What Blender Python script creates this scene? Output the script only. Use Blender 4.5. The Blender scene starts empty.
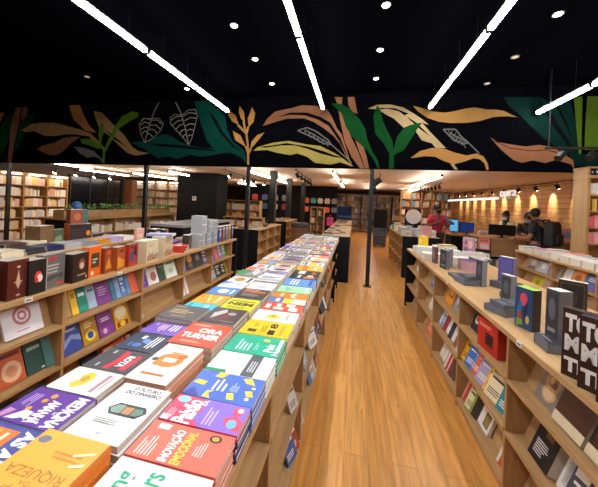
import bpy, bmesh, math, random
from mathutils import Vector, Matrix
C = bpy.context.scene.collection
SC = bpy.context.scene
RND = random.Random(7)
PI = math.pi

# ------------------------------------------------------------------ materials
def lin(h):
    h = h.lstrip('#')
    o = []
    for i in (0, 2, 4):
        v = int(h[i:i+2], 16)/255
        o.append(v/12.92 if v <= .04045 else ((v+.055)/1.055)**2.4)
    return (o[0], o[1], o[2], 1)

_mats = {}
def mat(h, rough=.45, var=.10, scale=22, metal=0.0, coat=0.0, spec=.5):
    """plain surface of one colour with a slight procedural mottling"""
    key = (h, rough, var, metal, coat, spec)
    if key in _mats: return _mats[key]
    m = bpy.data.materials.new('surface_' + h.strip('#'))
    m.use_nodes = True
    nt = m.node_tree; b = nt.nodes['Principled BSDF']
    b.inputs['Roughness'].default_value = rough
    b.inputs['Metallic'].default_value = metal
    b.inputs['Specular IOR Level'].default_value = spec
    b.inputs['Coat Weight'].default_value = coat
    b.inputs['Coat Roughness'].default_value = .15
    tc = nt.nodes.new('ShaderNodeTexCoord'); n = nt.nodes.new('ShaderNodeTexNoise')
    n.inputs['Scale'].default_value = scale; n.inputs['Detail'].default_value = 3
    r = nt.nodes.new('ShaderNodeMix'); r.data_type = 'RGBA'
    c = lin(h)
    r.inputs['A'].default_value = tuple(x*(1-var) for x in c[:3]) + (1,)
    r.inputs['B'].default_value = tuple(min(1, x*(1+var)) for x in c[:3]) + (1,)
    nt.links.new(tc.outputs['Object'], n.inputs['Vector'])
    nt.links.new(n.outputs['Fac'], r.inputs['Factor'])
    nt.links.new(r.outputs['Result'], b.inputs['Base Color'])
    _mats[key] = m
    return m

def emis(name, h, strength):
    m = bpy.data.materials.new(name); m.use_nodes = True
    b = m.node_tree.nodes['Principled BSDF']
    b.inputs['Base Color'].default_value = lin(h)
    b.inputs['Emission Color'].default_value = lin(h)
    b.inputs['Emission Strength'].default_value = strength
    return m

def wood(name, ca, cb, axis='Y', scale=2.2, rough=.42, stretch=14):
    m = bpy.data.materials.new(name); m.use_nodes = True
    nt = m.node_tree; b = nt.nodes['Principled BSDF']; b.inputs['Roughness'].default_value = rough
    tc = nt.nodes.new('ShaderNodeTexCoord'); mp = nt.nodes.new('ShaderNodeMapping')
    s = {'X': (1, stretch, stretch), 'Y': (stretch, 1, stretch), 'Z': (stretch, stretch, 1)}[axis]
    mp.inputs['Scale'].default_value = s
    n = nt.nodes.new('ShaderNodeTexNoise'); n.inputs['Scale'].default_value = scale
    n.inputs['Detail'].default_value = 6; n.inputs['Distortion'].default_value = .6
    cr = nt.nodes.new('ShaderNodeValToRGB')
    cr.color_ramp.elements[0].position = .3; cr.color_ramp.elements[0].color = lin(ca)
    cr.color_ramp.elements[1].position = .7; cr.color_ramp.elements[1].color = lin(cb)
    bp = nt.nodes.new('ShaderNodeBump'); bp.inputs['Strength'].default_value = .08
    nt.links.new(tc.outputs['Object'], mp.inputs['Vector']); nt.links.new(mp.outputs['Vector'], n.inputs['Vector'])
    nt.links.new(n.outputs['Fac'], cr.inputs['Fac']); nt.links.new(cr.outputs['Color'], b.inputs['Base Color'])
    nt.links.new(n.outputs['Fac'], bp.inputs['Height']); nt.links.new(bp.outputs['Normal'], b.inputs['Normal'])
    return m

def floor_mat():
    m = bpy.data.materials.new('plank_floor'); m.use_nodes = True
    nt = m.node_tree; b = nt.nodes['Principled BSDF']; b.inputs['Roughness'].default_value = .32
    L = nt.links.new; N = nt.nodes.new
    tc = N('ShaderNodeTexCoord'); mp = N('ShaderNodeMapping')
    mp.inputs['Rotation'].default_value = (0, 0, PI/2)
    br = N('ShaderNodeTexBrick'); br.inputs['Scale'].default_value = 1
    br.inputs['Brick Width'].default_value = 1.35; br.inputs['Row Height'].default_value = .155
    br.inputs['Mortar Size'].default_value = .0012; br.inputs['Bias'].default_value = 0
    br.offset = .37
    br.inputs['Color1'].default_value = lin('#e6a95e'); br.inputs['Color2'].default_value = lin('#d8984a')
    br.inputs['Mortar'].default_value = lin('#9a6630')
    L(tc.outputs['Object'], mp.inputs['Vector']); L(mp.outputs['Vector'], br.inputs['Vector'])
    m2 = N('ShaderNodeMapping'); m2.inputs['Scale'].default_value = (16, 1.1, 1)
    n = N('ShaderNodeTexNoise'); n.inputs['Scale'].default_value = 2.2; n.inputs['Detail'].default_value = 7; n.inputs['Distortion'].default_value = .5
    L(tc.outputs['Object'], m2.inputs['Vector']); L(m2.outputs['Vector'], n.inputs['Vector'])
    cr = N('ShaderNodeValToRGB')
    cr.color_ramp.elements[0].position = .32; cr.color_ramp.elements[0].color = (.70, .63, .54, 1)
    cr.color_ramp.elements[1].position = .62; cr.color_ramp.elements[1].color = (1.05, 1.04, 1.0, 1)
    L(n.outputs['Fac'], cr.inputs['Fac'])
    mx = N('ShaderNodeMix'); mx.data_type = 'RGBA'; mx.blend_type = 'MULTIPLY'; mx.inputs['Factor'].default_value = .85
    L(br.outputs['Color'], mx.inputs['A']); L(cr.outputs['Color'], mx.inputs['B'])
    # sparse knots
    v = N('ShaderNodeTexVoronoi'); v.inputs['Scale'].default_value = 2.6; v.inputs['Randomness'].default_value = 1
    m3 = N('ShaderNodeMapping'); m3.inputs['Scale'].default_value = (2.4, 1, 1)
    L(tc.outputs['Object'], m3.inputs['Vector']); L(m3.outputs['Vector'], v.inputs['Vector'])
    kr = N('ShaderNodeValToRGB'); kr.color_ramp.elements[0].position = .03; kr.color_ramp.elements[0].color = (.5, .38, .25, 1)
    kr.color_ramp.elements[1].position = .07; kr.color_ramp.elements[1].color = (1, 1, 1, 1)
    L(v.outputs['Distance'], kr.inputs['Fac'])
    my = N('ShaderNodeMix'); my.data_type = 'RGBA'; my.blend_type = 'MULTIPLY'; my.inputs['Factor'].default_value = .8
    L(mx.outputs['Result'], my.inputs['A']); L(kr.outputs['Color'], my.inputs['B'])
    L(my.outputs['Result'], b.inputs['Base Color'])
    return m

def brick_mat():
    m = bpy.data.materials.new('tan_brick'); m.use_nodes = True
    nt = m.node_tree; b = nt.nodes['Principled BSDF']; b.inputs['Roughness'].default_value = .8
    L = nt.links.new; N = nt.nodes.new
    tc = N('ShaderNodeTexCoord'); mp = N('ShaderNodeMapping'); mp.inputs['Rotation'].default_value = (PI/2, 0, PI/2)
    sx = N('ShaderNodeSeparateXYZ'); cx = N('ShaderNodeCombineXYZ')
    L(tc.outputs['Object'], sx.inputs['Vector']); L(sx.outputs['Y'], cx.inputs['X']); L(sx.outputs['Z'], cx.inputs['Y'])
    br = N('ShaderNodeTexBrick'); br.inputs['Scale'].default_value = 1
    br.inputs['Brick Width'].default_value = .46; br.inputs['Row Height'].default_value = .14; br.inputs['Mortar Size'].default_value = .012
    br.inputs['Color1'].default_value = lin('#cf9d5c'); br.inputs['Color2'].default_value = lin('#b07c42'); br.inputs['Mortar'].default_value = lin('#9c7140')
    L(cx.outputs['Vector'], br.inputs['Vector'])
    n = N('ShaderNodeTexNoise'); n.inputs['Scale'].default_value = 2.6; n.inputs['Detail'].default_value = 8
    L(cx.outputs['Vector'], n.inputs['Vector'])
    mx = N('ShaderNodeMix'); mx.data_type = 'RGBA'; mx.blend_type = 'OVERLAY'; mx.inputs['Factor'].default_value = .6
    L(br.outputs['Color'], mx.inputs['A']); L(n.outputs['Color'], mx.inputs['B'])
    hs = N('ShaderNodeHueSaturation'); hs.inputs['Saturation'].default_value = .9
    L(mx.outputs['Result'], hs.inputs['Color']); L(hs.outputs['Color'], b.inputs['Base Color'])
    bp = N('ShaderNodeBump'); bp.inputs['Strength'].default_value = .5; bp.inputs['Distance'].default_value = .02
    L(br.outputs['Fac'], bp.inputs['Height']); bp.invert = True; L(bp.outputs['Normal'], b.inputs['Normal'])
    return m

OAKY = wood('light_oak_board', '#a78154', '#c29a68', 'Y')
OAKZ = wood('light_oak_upright', '#9c774b', '#b89060', 'Z')
OAKX = wood('light_oak_cross', '#a07a4e', '#bb9362', 'X')
EDGE = wood('oak_edge_band', '#b08a5c', '#c9a26f', 'Y')
BLACK = mat('#121215', .7, .15, spec=.2)
BLACKM = mat('#101012', .4, .1)
PAGES = mat('#d9d0bf', .8, .10, 90)
WHITE = mat('#e8e8e6', .4, .02)
METAL = mat('#8d8f93', .3, .05, metal=1.0)

# ------------------------------------------------------------------ mesh builder
class MB:
    def __init__(s): s.v = []; s.f = []; s.mi = []; s.ms = []
    def slot(s, m):
        if m not in s.ms: s.ms.append(m)
        return s.ms.index(m)
    def poly(s, pts, m):
        b = len(s.v); s.v += [tuple(p) for p in pts]; s.f.append(tuple(range(b, b+len(pts)))); s.mi.append(s.slot(m))
    def mesh(s, vs, fs, m):
        b = len(s.v); k = s.slot(m); s.v += [tuple(p) for p in vs]
        for f in fs: s.f.append(tuple(b+i for i in f)); s.mi.append(k)
    def box(s, lo, hi, m, mx=None, skip=(), sides=None):
        """sides: dict face->material, faces: x0 x1 y0 y1 z0 z1"""
        x0, y0, z0 = lo; x1, y1, z1 = hi
        p = [Vector(q) for q in ((x0,y0,z0),(x1,y0,z0),(x1,y1,z0),(x0,y1,z0),(x0,y0,z1),(x1,y0,z1),(x1,y1,z1),(x0,y1,z1))]
        if mx is not None: p = [mx @ q for q in p]
        b = len(s.v); s.v += [tuple(q) for q in p]
        for n, f in (('z0',(0,3,2,1)),('z1',(4,5,6,7)),('y0',(0,1,5,4)),('x1',(1,2,6,5)),('y1',(2,3,7,6)),('x0',(3,0,4,7))):
            if n in skip: continue
            s.f.append(tuple(b+i for i in f)); s.mi.append(s.slot(sides[n] if sides and n in sides else m))
    def tube(s, a, b_, r, m, n=10, r2=None, cap=True):
        a = Vector(a); b_ = Vector(b_); d = (b_-a).normalized()
        u = d.orthogonal().normalized(); w = d.cross(u); r2 = r if r2 is None else r2
        base = len(s.v); k = s.slot(m)
        for c, rr in ((a, r), (b_, r2)):
            for i in range(n):
                t = 2*PI*i/n; s.v.append(tuple(c + (u*math.cos(t)+w*math.sin(t))*rr))
        for i in range(n):
            j = (i+1) % n; s.f.append((base+i, base+j, base+n+j, base+n+i)); s.mi.append(k)
        if cap:
            s.f.append(tuple(base+i for i in reversed(range(n)))); s.mi.append(k)
            s.f.append(tuple(base+n+i for i in range(n))); s.mi.append(k)
    def lathe(s, prof, m, c=(0,0,0), n=20, axis='Z', sx=1, sy=1):
        base = len(s.v); k = s.slot(m)
        for r, z in prof:
            for i in range(n):
                t = 2*PI*i/n; x, y = r*math.cos(t)*sx, r*math.sin(t)*sy
                q = {'Z': (x, y, z), 'Y': (x, z, y), 'X': (z, x, y)}[axis]
                s.v.append((q[0]+c[0], q[1]+c[1], q[2]+c[2]))
        for j in range(len(prof)-1):
            for i in range(n):
                i2 = (i+1) % n
                s.f.append((base+j*n+i, base+j*n+i2, base+(j+1)*n+i2, base+(j+1)*n+i)); s.mi.append(k)
        s.f.append(tuple(base+i for i in reversed(range(n)))); s.mi.append(k)
        s.f.append(tuple(base+(len(prof)-1)*n+i for i in range(n))); s.mi.append(k)
    def ball(s, c, r, m, n=14, sx=1, sy=1, sz=1):
        pr = [(max(.0005, r*math.sin(PI*i/8)), -r*math.cos(PI*i/8)*sz) for i in range(9)]
        s.lathe(pr, m, c, n, 'Z', sx, sy)
    def extrude(s, pts, z0, z1, m, mx=None):
        """prism from a 2D outline, along z"""
        n = len(pts)
        lo = [Vector((x, y, z0)) for x, y in pts]; hi = [Vector((x, y, z1)) for x, y in pts]
        if mx is not None: lo = [mx @ q for q in lo]; hi = [mx @ q for q in hi]
        b = len(s.v); k = s.slot(m); s.v += [tuple(q) for q in lo+hi]
        s.f.append(tuple(b+i for i in reversed(range(n)))); s.mi.append(k)
        s.f.append(tuple(b+n+i for i in range(n))); s.mi.append(k)
        for i in range(n):
            j = (i+1) % n; s.f.append((b+i, b+j, b+n+j, b+n+i)); s.mi.append(k)
    def build(s, name, parent=None, bevel=0, smooth=False, fix=True):
        me = bpy.data.meshes.new(name); me.from_pydata(s.v, [], s.f)
        for m in s.ms: me.materials.append(m)
        me.polygons.foreach_set('material_index', s.mi)
        if fix:
            bm = bmesh.new(); bm.from_mesh(me); bmesh.ops.recalc_face_normals(bm, faces=bm.faces); bm.to_mesh(me); bm.free()
        if smooth: me.polygons.foreach_set('use_smooth', [True]*len(me.polygons))
        me.update()
        o = bpy.data.objects.new(name, me); C.objects.link(o)
        if parent is not None: o.parent = parent
        if bevel:
            md = o.modifiers.new('edge', 'BEVEL'); md.width = bevel; md.segments = 2; md.limit_method = 'ANGLE'
        return o

def tag(o, label, cat, group=None, kind=None):
    o['label'] = label; o['category'] = cat
    if group: o['group'] = group
    if kind: o['kind'] = kind
    return o
def thing(name, label, cat, loc=(0,0,0), rz=0, group=None):
    o = bpy.data.objects.new(name, None); o.empty_display_size = .1; C.objects.link(o)
    o.location = loc; o.rotation_euler = (0, 0, rz)
    return tag(o, label, cat, group)
def struct(name, mb, parent=None, **k):
    o = mb.build(name, parent, **k)
    if parent is None: o['kind'] = 'structure'
    return o
ORD = ('first second third fourth fifth sixth seventh eighth ninth tenth eleventh twelfth thirteenth fourteenth fifteenth sixteenth '
       'seventeenth eighteenth nineteenth twentieth twenty-first twenty-second twenty-third twenty-fourth twenty-fifth twenty-sixth '
       'twenty-seventh twenty-eighth twenty-ninth thirtieth thirty-first thirty-second thirty-third thirty-fourth').split()

# ------------------------------------------------------------------ lettering
_txt = {}
def text_mesh(s, bold=.02):
    if (s, bold) in _txt: return _txt[(s, bold)]
    cu = bpy.data.curves.new('lettering', 'FONT'); cu.body = s; cu.offset = bold; cu.resolution_u = 3
    o = bpy.data.objects.new('lettering', cu); C.objects.link(o)
    bpy.context.view_layer.update()
    dg = bpy.context.evaluated_depsgraph_get()
    me = bpy.data.meshes.new_from_object(o.evaluated_get(dg))
    vs = [(v.co.x, v.co.y) for v in me.vertices]; fs = [tuple(p.vertices) for p in me.polygons]
    bpy.data.objects.remove(o); bpy.data.curves.remove(cu); bpy.data.meshes.remove(me)
    x0 = min(v[0] for v in vs); x1 = max(v[0] for v in vs); y0 = min(v[1] for v in vs); y1 = max(v[1] for v in vs)
    vs = [((x-x0)/(x1-x0), (y-y0)/(y1-y0)) for x, y in vs]
    _txt[(s, bold)] = (vs, fs)
    return vs, fs

def draw(mb, M, w, h, z, items):
    """print items on a w x h face of frame M at height z. items in 0..1 cover coordinates"""
    for k, it in enumerate(items):
        zz = z + .0005 + .00012*k
        kind = it[0]
        P = lambda u, v: M @ Vector((u*w, v*h, zz))
        if kind == 'r':
            _, u0, v0, u1, v1, c = it
            mb.poly([P(u0,v0), P(u1,v0), P(u1,v1), P(u0,v1)], mat(c))
        elif kind == 'd':
            _, cu, cv, ru, rv, c = it[:6]
            mb.poly([P(cu+ru*math.cos(2*PI*i/18), cv+rv*math.sin(2*PI*i/18)) for i in range(18)], mat(c))
        elif kind == 'p':
            mb.poly([P(u, v) for u, v in it[1]], mat(it[2]))
        elif kind == 't':
            _, s, u0, v0, u1, v1, c = it[:7]
            vs, fs = text_mesh(s, it[7] if len(it) > 7 else .02)
            mb.mesh([P(u0+x*(u1-u0), v0+y*(v1-v0)) for x, y in vs], fs, mat(c))
        elif kind == 'tv':      # lettering turned to read up the cover
            _, s, u0, v0, u1, v1, c = it[:7]
            vs, fs = text_mesh(s, .02)
            mb.mesh([P(u1-y*(u1-u0), v0+x*(v1-v0)) for x, y in vs], fs, mat(c))
        elif kind == 'l':       # block of small print: n lines
            _, u0, v0, u1, v1, n, c = it
            rr = random.Random(int(u0*1000+v0*77+n))
            for i in range(n):
                a = v0+(v1-v0)*i/n; b = a+(v1-v0)/n*.45; e = u0+(u1-u0)*rr.uniform(.6, 1)
                mb.poly([P(u0,a), P(e,a), P(e,b), P(u0,b)], mat(c))

# ------------------------------------------------------------------ books
BOOKS = []
def book(M, w, h, t, cov, label, group, vis=None, spine=None, items=(), pages='#d9d0bf', sitems=(), box=False, fore=None, cat='book'):
    """M: frame of the book, x from spine to fore edge, y up the cover, z from back to front cover"""
    c = M @ Vector((w/2, h/2, t/2))
    d2 = (c - Vector((0, 0, 1.66))).length_squared
    BOOKS.append(dict(M=M, w=w, h=h, t=t, cov=cov, spine=spine or cov, items=list(items), sitems=list(sitems), label=label, group=group,
                      pages=pages, imp=(vis if vis is not None else w*h)/d2, box=box, fore=fore or pages, cat=cat))
def book_geo(mb, M, b, full=False, cover_only=False):
    w, h, t = b['w'], b['h'], b['t']
    cm, sm, pm = mat(b['cov'], .38, .05), mat(b['spine'], .38, .05), mat(b['pages'], .8, .10, 90)
    if cover_only:
        k = min(.0007, t*.05)
        mb.box((0,0,0), (w,h,k), cm, M); mb.box((0,0,t-k), (w,h,t), cm, M); mb.box((-.0012,0,0), (.0005,h,t), sm, M)
    else:
        mb.box((0,0,0), (w,h,t), cm, M, sides={'x0': sm, 'x1': mat(b['fore'], .45, .05) if b['box'] else pm, 'y0': pm, 'y1': pm})
    if full:
        draw(mb, M, w, h, t, b['items'])
        if b['sitems']:
            S = M @ Matrix(((0,0,-1,-.0013),(0,1,0,0),(1,0,0,0),(0,0,0,1)))
            draw(mb, S, t, h, 0, b['sitems'])
def build_books(limit=300):
    bs = sorted(BOOKS, key=lambda b: -b['imp'])
    sep = [b for b in bs if b['cat'] != 'book']; bs = [b for b in bs if b['cat'] == 'book']
    for i, b in enumerate(bs[:limit] + sep):
        parts = (i < 190 or i >= limit) and not b['box']
        M = b['M']; I = Matrix.Identity(4)
        mb = MB(); book_geo(mb, I, b, True, parts)
        o = mb.build({'book': 'book', 'magazine': 'magazine'}.get(b['cat'], 'boxed_set'), None); o.matrix_world = M
        tag(o, b['label'], b['cat'], b['group'])
        if parts:
            k = min(.0007, b['t']*.05); e = .0025
            p = MB(); p.box((.0006, e, k), (b['w']-e, b['h']-e, b['t']-k), mat(b['pages'], .8, .10, 90))
            p.build('page_block', o)
    if len(bs) > limit:
        mb = MB()
        for b in bs[limit:]: book_geo(mb, b['M'], b, False)
        STUFF_EXTRA(mb)
        o = mb.build('shelved_stock', None)
        tag(o, 'remaining small books filling far shelves and under the top copies of piles', 'books', None, 'stuff')
def frame(o, x, y, z):
    m = Matrix.Identity(4)
    for i in range(3): m[i][0] = x[i]; m[i][1] = y[i]; m[i][2] = z[i]; m[i][3] = o[i]
    return m
X_, Y_, Z_ = Vector((1,0,0)), Vector((0,1,0)), Vector((0,0,1))
PAL = {'white':'#ece9e2','cream':'#e4d6b6','grey':'#8f9095','charcoal':'#3a393c','black':'#1b1a1d','red':'#c8352b','orange':'#ea7a22','coral':'#ee735c',
       'yellow':'#f2c81d','lime':'#c9cf2b','green':'#2e8a4f','teal':'#1f8f86','pale green':'#a9dcae','sky blue':'#7db4e0','blue':'#3464b4','navy':'#26325e',
       'purple':'#6c3f9a','lilac':'#b6a3cf','pink':'#e39aa6','brown':'#59392a','ochre':'#c98a2a','maroon':'#5a1f1c','silver':'#b4b6ba'}
def generic(base, rr):
    """title bar, small print and a motif, as on an ordinary paperback"""
    dark = base in ('white','cream','yellow','lime','pale green','sky blue','lilac','pink','silver','orange','coral')
    ink = rr.choice(['charcoal','navy','maroon','black','red','blue'] if dark else ['white','cream','yellow','sky blue'])
    acc = rr.choice([k for k in PAL if k not in (base, ink)])
    I = PAL[ink]; A = PAL[acc]
    s = rr.randrange(4)
    it = []
    if s == 0: it = [('r',0,.1,1,.45,A), ('r',.12,.7,.88,.8,I), ('r',.12,.57,.7,.66,I), ('l',.12,.85,.8,.93,2,I)]
    elif s == 1: it = [('d',.5,.42,.32,.22,A), ('r',.1,.78,.9,.9,I), ('l',.15,.08,.85,.16,2,I)]
    elif s == 2: it = [('p',[(0,0),(1,0),(1,.35),(0,.6)],A), ('r',.1,.74,.85,.84,I), ('r',.1,.62,.6,.7,I), ('l',.1,.88,.8,.94,1,I)]
    else: it = [('r',.1,.3,.9,.62,A), ('r',.1,.72,.9,.82,I), ('l',.1,.1,.9,.24,4,I), ('r',.1,.86,.65,.92,I)]
    return it, acc
MURAL=[
('forest',0,[(-1012,359),(-974,340),(-957,367),(-930,378),(-927,353),(-937,312),(-955,279),(-969,256),(-1006,246)]),
('forest',0,[(-897,366),(-874,374),(-851,373),(-858,352),(-883,325),(-904,279),(-927,268),(-925,289),(-912,325)]),
('brown',0,[(-919,392),(-901,392),(-907,352),(-922,289),(-928,239),(-942,239),(-939,289),(-937,335),(-930,367)]),
('brown',0,[(-895,391),(-878,392),(-880,370),(-899,355),(-900,375)]),
('tan',0,[(-898,329),(-864,346),(-826,349),(-787,348),(-743,339),(-699,329),(-667,319),(-635,293),(-614,274),(-624,274),(-672,311),(-720,317),(-741,317),(-780,313),(-813,313),(-854,327),(-883,324)]),
('orange',0,[(-738,393),(-705,392),(-691,366),(-674,340),(-649,320),(-683,326),(-722,354),(-734,376)]),
('brown',0,[(-841,279),(-817,289),(-784,295),(-752,308),(-720,311),(-699,310),(-729,293),(-755,271),(-777,262),(-799,263),(-822,271)]),
('orange',0,[(-1001,380),(-961,379),(-975,351),(-999,345)]),
('ash',0,[(-718,286),(-686,282),(-655,274),(-634,257),(-656,260),(-674,256),(-701,269)]),
('ash',4.2,[(-655,267),(-634,255),(-624,244)]),
('tan',0,[(-661,376),(-635,371),(-608,347),(-567,315),(-541,284),(-522,274),(-492,269),(-531,263),(-555,270),(-586,293),(-612,314),(-638,327),(-652,352)]),
('black',0,[(-628,331),(-597,312),(-551,281),(-596,304)]),
('lime',0,[(-699,305),(-667,305),(-641,291),(-625,280),(-645,280),(-672,289),(-693,293)]),
('lime',0,[(-627,243),(-627,272),(-611,305),(-595,334),(-574,361),(-546,372),(-527,368),(-528,358),(-559,344),(-585,328),(-601,301),(-620,272),(-621,243)]),
('lime',0,[(-640,344),(-628,343),(-627,322),(-634,297),(-625,278),(-631,280),(-641,297),(-643,318)]),
('teal',0,[(-547,296),(-499,299),(-477,309),(-458,315),(-445,314),(-431,309),(-409,296),(-382,288),(-347,282),(-313,282),(-296,280),(-288,273),(-318,267),(-351,262),(-381,267),(-399,261),(-416,255),(-438,262),(-461,258),(-466,257),(-484,266),(-508,280)]),
('black',0,[(-499,293),(-463,292),(-414,289),(-318,278),(-323,275),(-414,282),(-462,286)]),
('teal',0,[(-376,390),(-344,391),(-318,373),(-296,353),(-291,326),(-278,300),(-248,277),(-236,248),(-241,248),(-256,262),(-280,272),(-305,270),(-326,285),(-340,298),(-352,327),(-364,354)]),
('black',0,[(-339,369),(-321,350),(-301,319),(-273,288),(-248,272),(-277,286),(-305,313),(-325,342)]),
('amber',0,[(-289,368),(-272,356),(-262,333),(-280,343),(-289,357)]),
('amber',0,[(-263,377),(-252,363),(-249,342),(-258,348),(-264,364)]),
('amber',0,[(-233,373),(-225,359),(-228,340),(-239,329),(-242,348)]),
('amber',0,[(-277,321),(-258,311),(-243,284),(-270,300)]),
('amber',0,[(-201,317),(-214,301),(-233,279),(-231,296),(-218,311)]),
('amber',4.6,[(-236,245),(-239,288),(-244,315),(-265,334)]),
('amber',4.6,[(-244,315),(-249,330),(-252,345)]),
('amber',4.6,[(-243,315),(-240,330)]),
('amber',4.6,[(-237,270),(-244,286)]),
('amber',4.6,[(-237,270),(-231,282)]),
('chalk',1.5,[(-506,295),(-518,317),(-523,340),(-514,354),(-489,353),(-470,354),(-456,340),(-464,323),(-481,307),(-506,295)]),
('chalk',2.1,[(-471,391),(-482,373),(-489,353),(-498,325),(-506,295)]),
('chalk',2.1,[(-490,349),(-507,354),(-518,348)]),
('chalk',2.1,[(-493,341),(-509,345),(-519,338)]),
('chalk',2.1,[(-496,331),(-508,333),(-517,327)]),
('chalk',2.1,[(-500,321),(-508,323),(-514,316)]),
('chalk',2.1,[(-487,349),(-472,349),(-461,339)]),
('chalk',2.1,[(-492,337),(-476,337),(-464,327)]),
('chalk',2.1,[(-495,327),(-482,326),(-472,317)]),
('chalk',2.1,[(-499,317),(-491,315),(-484,309)]),
('chalk',1.5,[(-386,289),(-405,310),(-421,324),(-437,340),(-438,354),(-426,362),(-408,359),(-391,371),(-373,372),(-367,356),(-373,328),(-379,304),(-386,289)]),
('chalk',2.1,[(-426,390),(-415,373),(-408,359),(-397,328),(-386,289)]),
('chalk',2.1,[(-408,357),(-423,356),(-436,348)]),
('chalk',2.1,[(-404,348),(-418,346),(-431,336)]),
('chalk',2.1,[(-400,338),(-412,336),(-422,326)]),
('chalk',2.1,[(-396,326),(-406,323),(-412,316)]),
('chalk',2.1,[(-393,314),(-399,312),(-403,307)]),
('chalk',2.1,[(-405,357),(-388,365),(-371,362)]),
('chalk',2.1,[(-400,346),(-385,353),(-369,351)]),
('chalk',2.1,[(-397,334),(-385,339),(-372,337)]),
('chalk',2.1,[(-393,322),(-384,326),(-376,324)]),
('chalk',2.1,[(-390,310),(-383,313),(-379,311)]),
('clay',0,[(-206,331),(-196,347),(-179,362),(-146,368),(-120,374),(-91,372),(-66,364),(-55,348),(-43,323),(-33,311),(-9,244),(-20,261),(-36,292),(-50,308),(-71,324),(-93,338),(-115,346),(-152,346),(-182,338)]),
('black',0,[(-173,350),(-145,359),(-108,358),(-79,348),(-58,336),(-36,304),(-17,261),(-39,299),(-61,329),(-83,342),(-112,352),(-145,354)]),
('olive',0,[(-226,276),(-214,285),(-198,283),(-161,288),(-131,288),(-105,281),(-76,271),(-48,264),(-30,262),(-6,245),(-13,246),(-33,253),(-54,248),(-86,251),(-104,264),(-126,271),(-141,267),(-171,272),(-194,278)]),
('olive',0,[(-214,285),(-180,294),(-146,298),(-105,290),(-77,287),(-48,273),(-32,264),(-48,268),(-69,276),(-105,286),(-150,293),(-183,288)]),
('ash',2.5,[(-127,320),(-107,326),(-89,319),(-60,299),(-54,290),(-70,292),(-95,306),(-114,314),(-127,320)]),
('ash',1.5,[(-112,322),(-107,310)]),
('ash',1,[(-107,322),(-115,314)]),
('ash',1.5,[(-103,317),(-98,304)]),
('ash',1,[(-98,316),(-105,309)]),
('ash',1.5,[(-93,312),(-88,300)]),
('ash',1,[(-88,312),(-96,304)]),
('ash',1.5,[(-84,307),(-79,294)]),
('ash',1,[(-79,306),(-86,299)]),
('ash',1.5,[(-74,302),(-69,290)]),
('ash',1,[(-69,302),(-77,294)]),
('ash',1.5,[(-65,297),(-60,285)]),
('ash',1,[(-60,296),(-67,289)]),
('ash',2.1,[(-107,319),(-54,290),(-20,261),(-10,251)]),
('clay',0,[(-51,389),(-35,388),(-36,375),(-28,340),(-14,306),(2,275),(16,241),(7,241),(-11,264),(-26,295),(-38,341),(-44,372)]),
('clay',0,[(-24,388),(-11,388),(-7,371),(-3,353),(-15,357),(-22,371)]),
('clay',0,[(-5,299),(12,285),(19,265),(25,241),(17,241),(10,261),(4,275)]),
('leaf',0,[(-58,376),(-39,375),(-18,363),(3,340),(15,319),(18,302),(29,278),(41,258),(46,241),(42,241),(33,260),(19,278),(2,294),(-14,309),(-27,330),(-35,354)]),
('cream',0,[(17,363),(35,370),(60,370),(86,363),(105,351),(123,338),(134,328),(118,334),(96,351),(70,362),(44,364),(38,361)]),
('cream',0,[(38,360),(54,362),(77,356),(108,332),(88,323),(68,342),(55,349)]),
('cream',0,[(89,348),(97,351),(121,333),(137,314),(166,283),(148,283),(141,292),(122,298),(108,320)]),
('black',0,[(92,346),(112,332),(138,305),(118,320),(99,338)]),
('cream',0,[(175,253),(181,253),(189,242),(183,242)]),
('leaf',0,[(63,242),(63,272),(71,275),(73,242)]),
('leaf',0,[(36,370),(42,359),(47,339),(56,319),(67,298),(71,274),(63,271),(51,292),(34,312),(29,346),(33,363)]),
('leaf',0,[(122,333),(106,330),(88,322),(76,305),(70,278),(70,268),(90,279),(101,298),(113,320)]),
('ochre',0,[(103,366),(120,361),(141,354),(162,351),(180,354),(197,358),(214,360),(234,355),(248,355),(262,352),(275,344),(284,340),(267,342),(245,341),(223,334),(201,331),(172,331),(151,334),(130,342),(114,354)]),
('amber',0,[(103,263),(120,277),(141,283),(162,282),(183,274),(203,269),(220,273),(232,267),(239,254),(241,243),(237,242),(234,254),(226,262),(215,264),(198,257),(181,252),(163,258),(148,266),(130,267)]),
('ash',2.5,[(160,319),(181,319),(193,304),(205,293),(197,291),(179,298),(160,319)]),
('ash',1.3,[(169,318),(176,302)]),
('ash',1,[(177,318),(170,307)]),
('ash',1.3,[(175,313),(182,297)]),
('ash',1,[(183,313),(176,302)]),
('ash',1.3,[(181,308),(188,292)]),
('ash',1,[(189,308),(182,297)]),
('ash',1.3,[(187,304),(194,288)]),
('ash',1,[(195,303),(188,292)]),
('ash',1.3,[(193,299),(200,283)]),
('ash',1,[(201,299),(194,288)]),
('ash',2.1,[(172,312),(205,293),(224,273)]),
('pine',0,[(260,377),(317,376),(342,361),(358,329),(371,297),(383,262),(372,266),(351,283),(326,301),(307,322),(287,344),(271,359)]),
('black',0,[(314,375),(320,368),(337,347),(350,322),(369,290),(381,266),(363,290),(345,315),(329,345)]),
('pine',0,[(345,364),(363,370),(376,332),(384,262),(380,262),(371,297),(361,328)]),
('pine',0,[(352,262),(372,269),(390,273),(416,266),(416,252),(382,252)]),
('lime2',0,[(370,374),(383,374),(384,307),(385,273),(381,273),(374,335)]),
('lime2',0,[(390,374),(418,373),(421,280),(389,280),(389,325)]),
('clay',0,[(241,303),(254,294),(274,290),(299,286),(320,289),(342,285),(357,274),(373,262),(376,245),(370,255),(346,262),(331,256),(312,261),(294,256),(281,261),(261,279)]),
('black',1.3,[(247,297),(274,283),(309,278),(333,280),(357,272)])]
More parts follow.
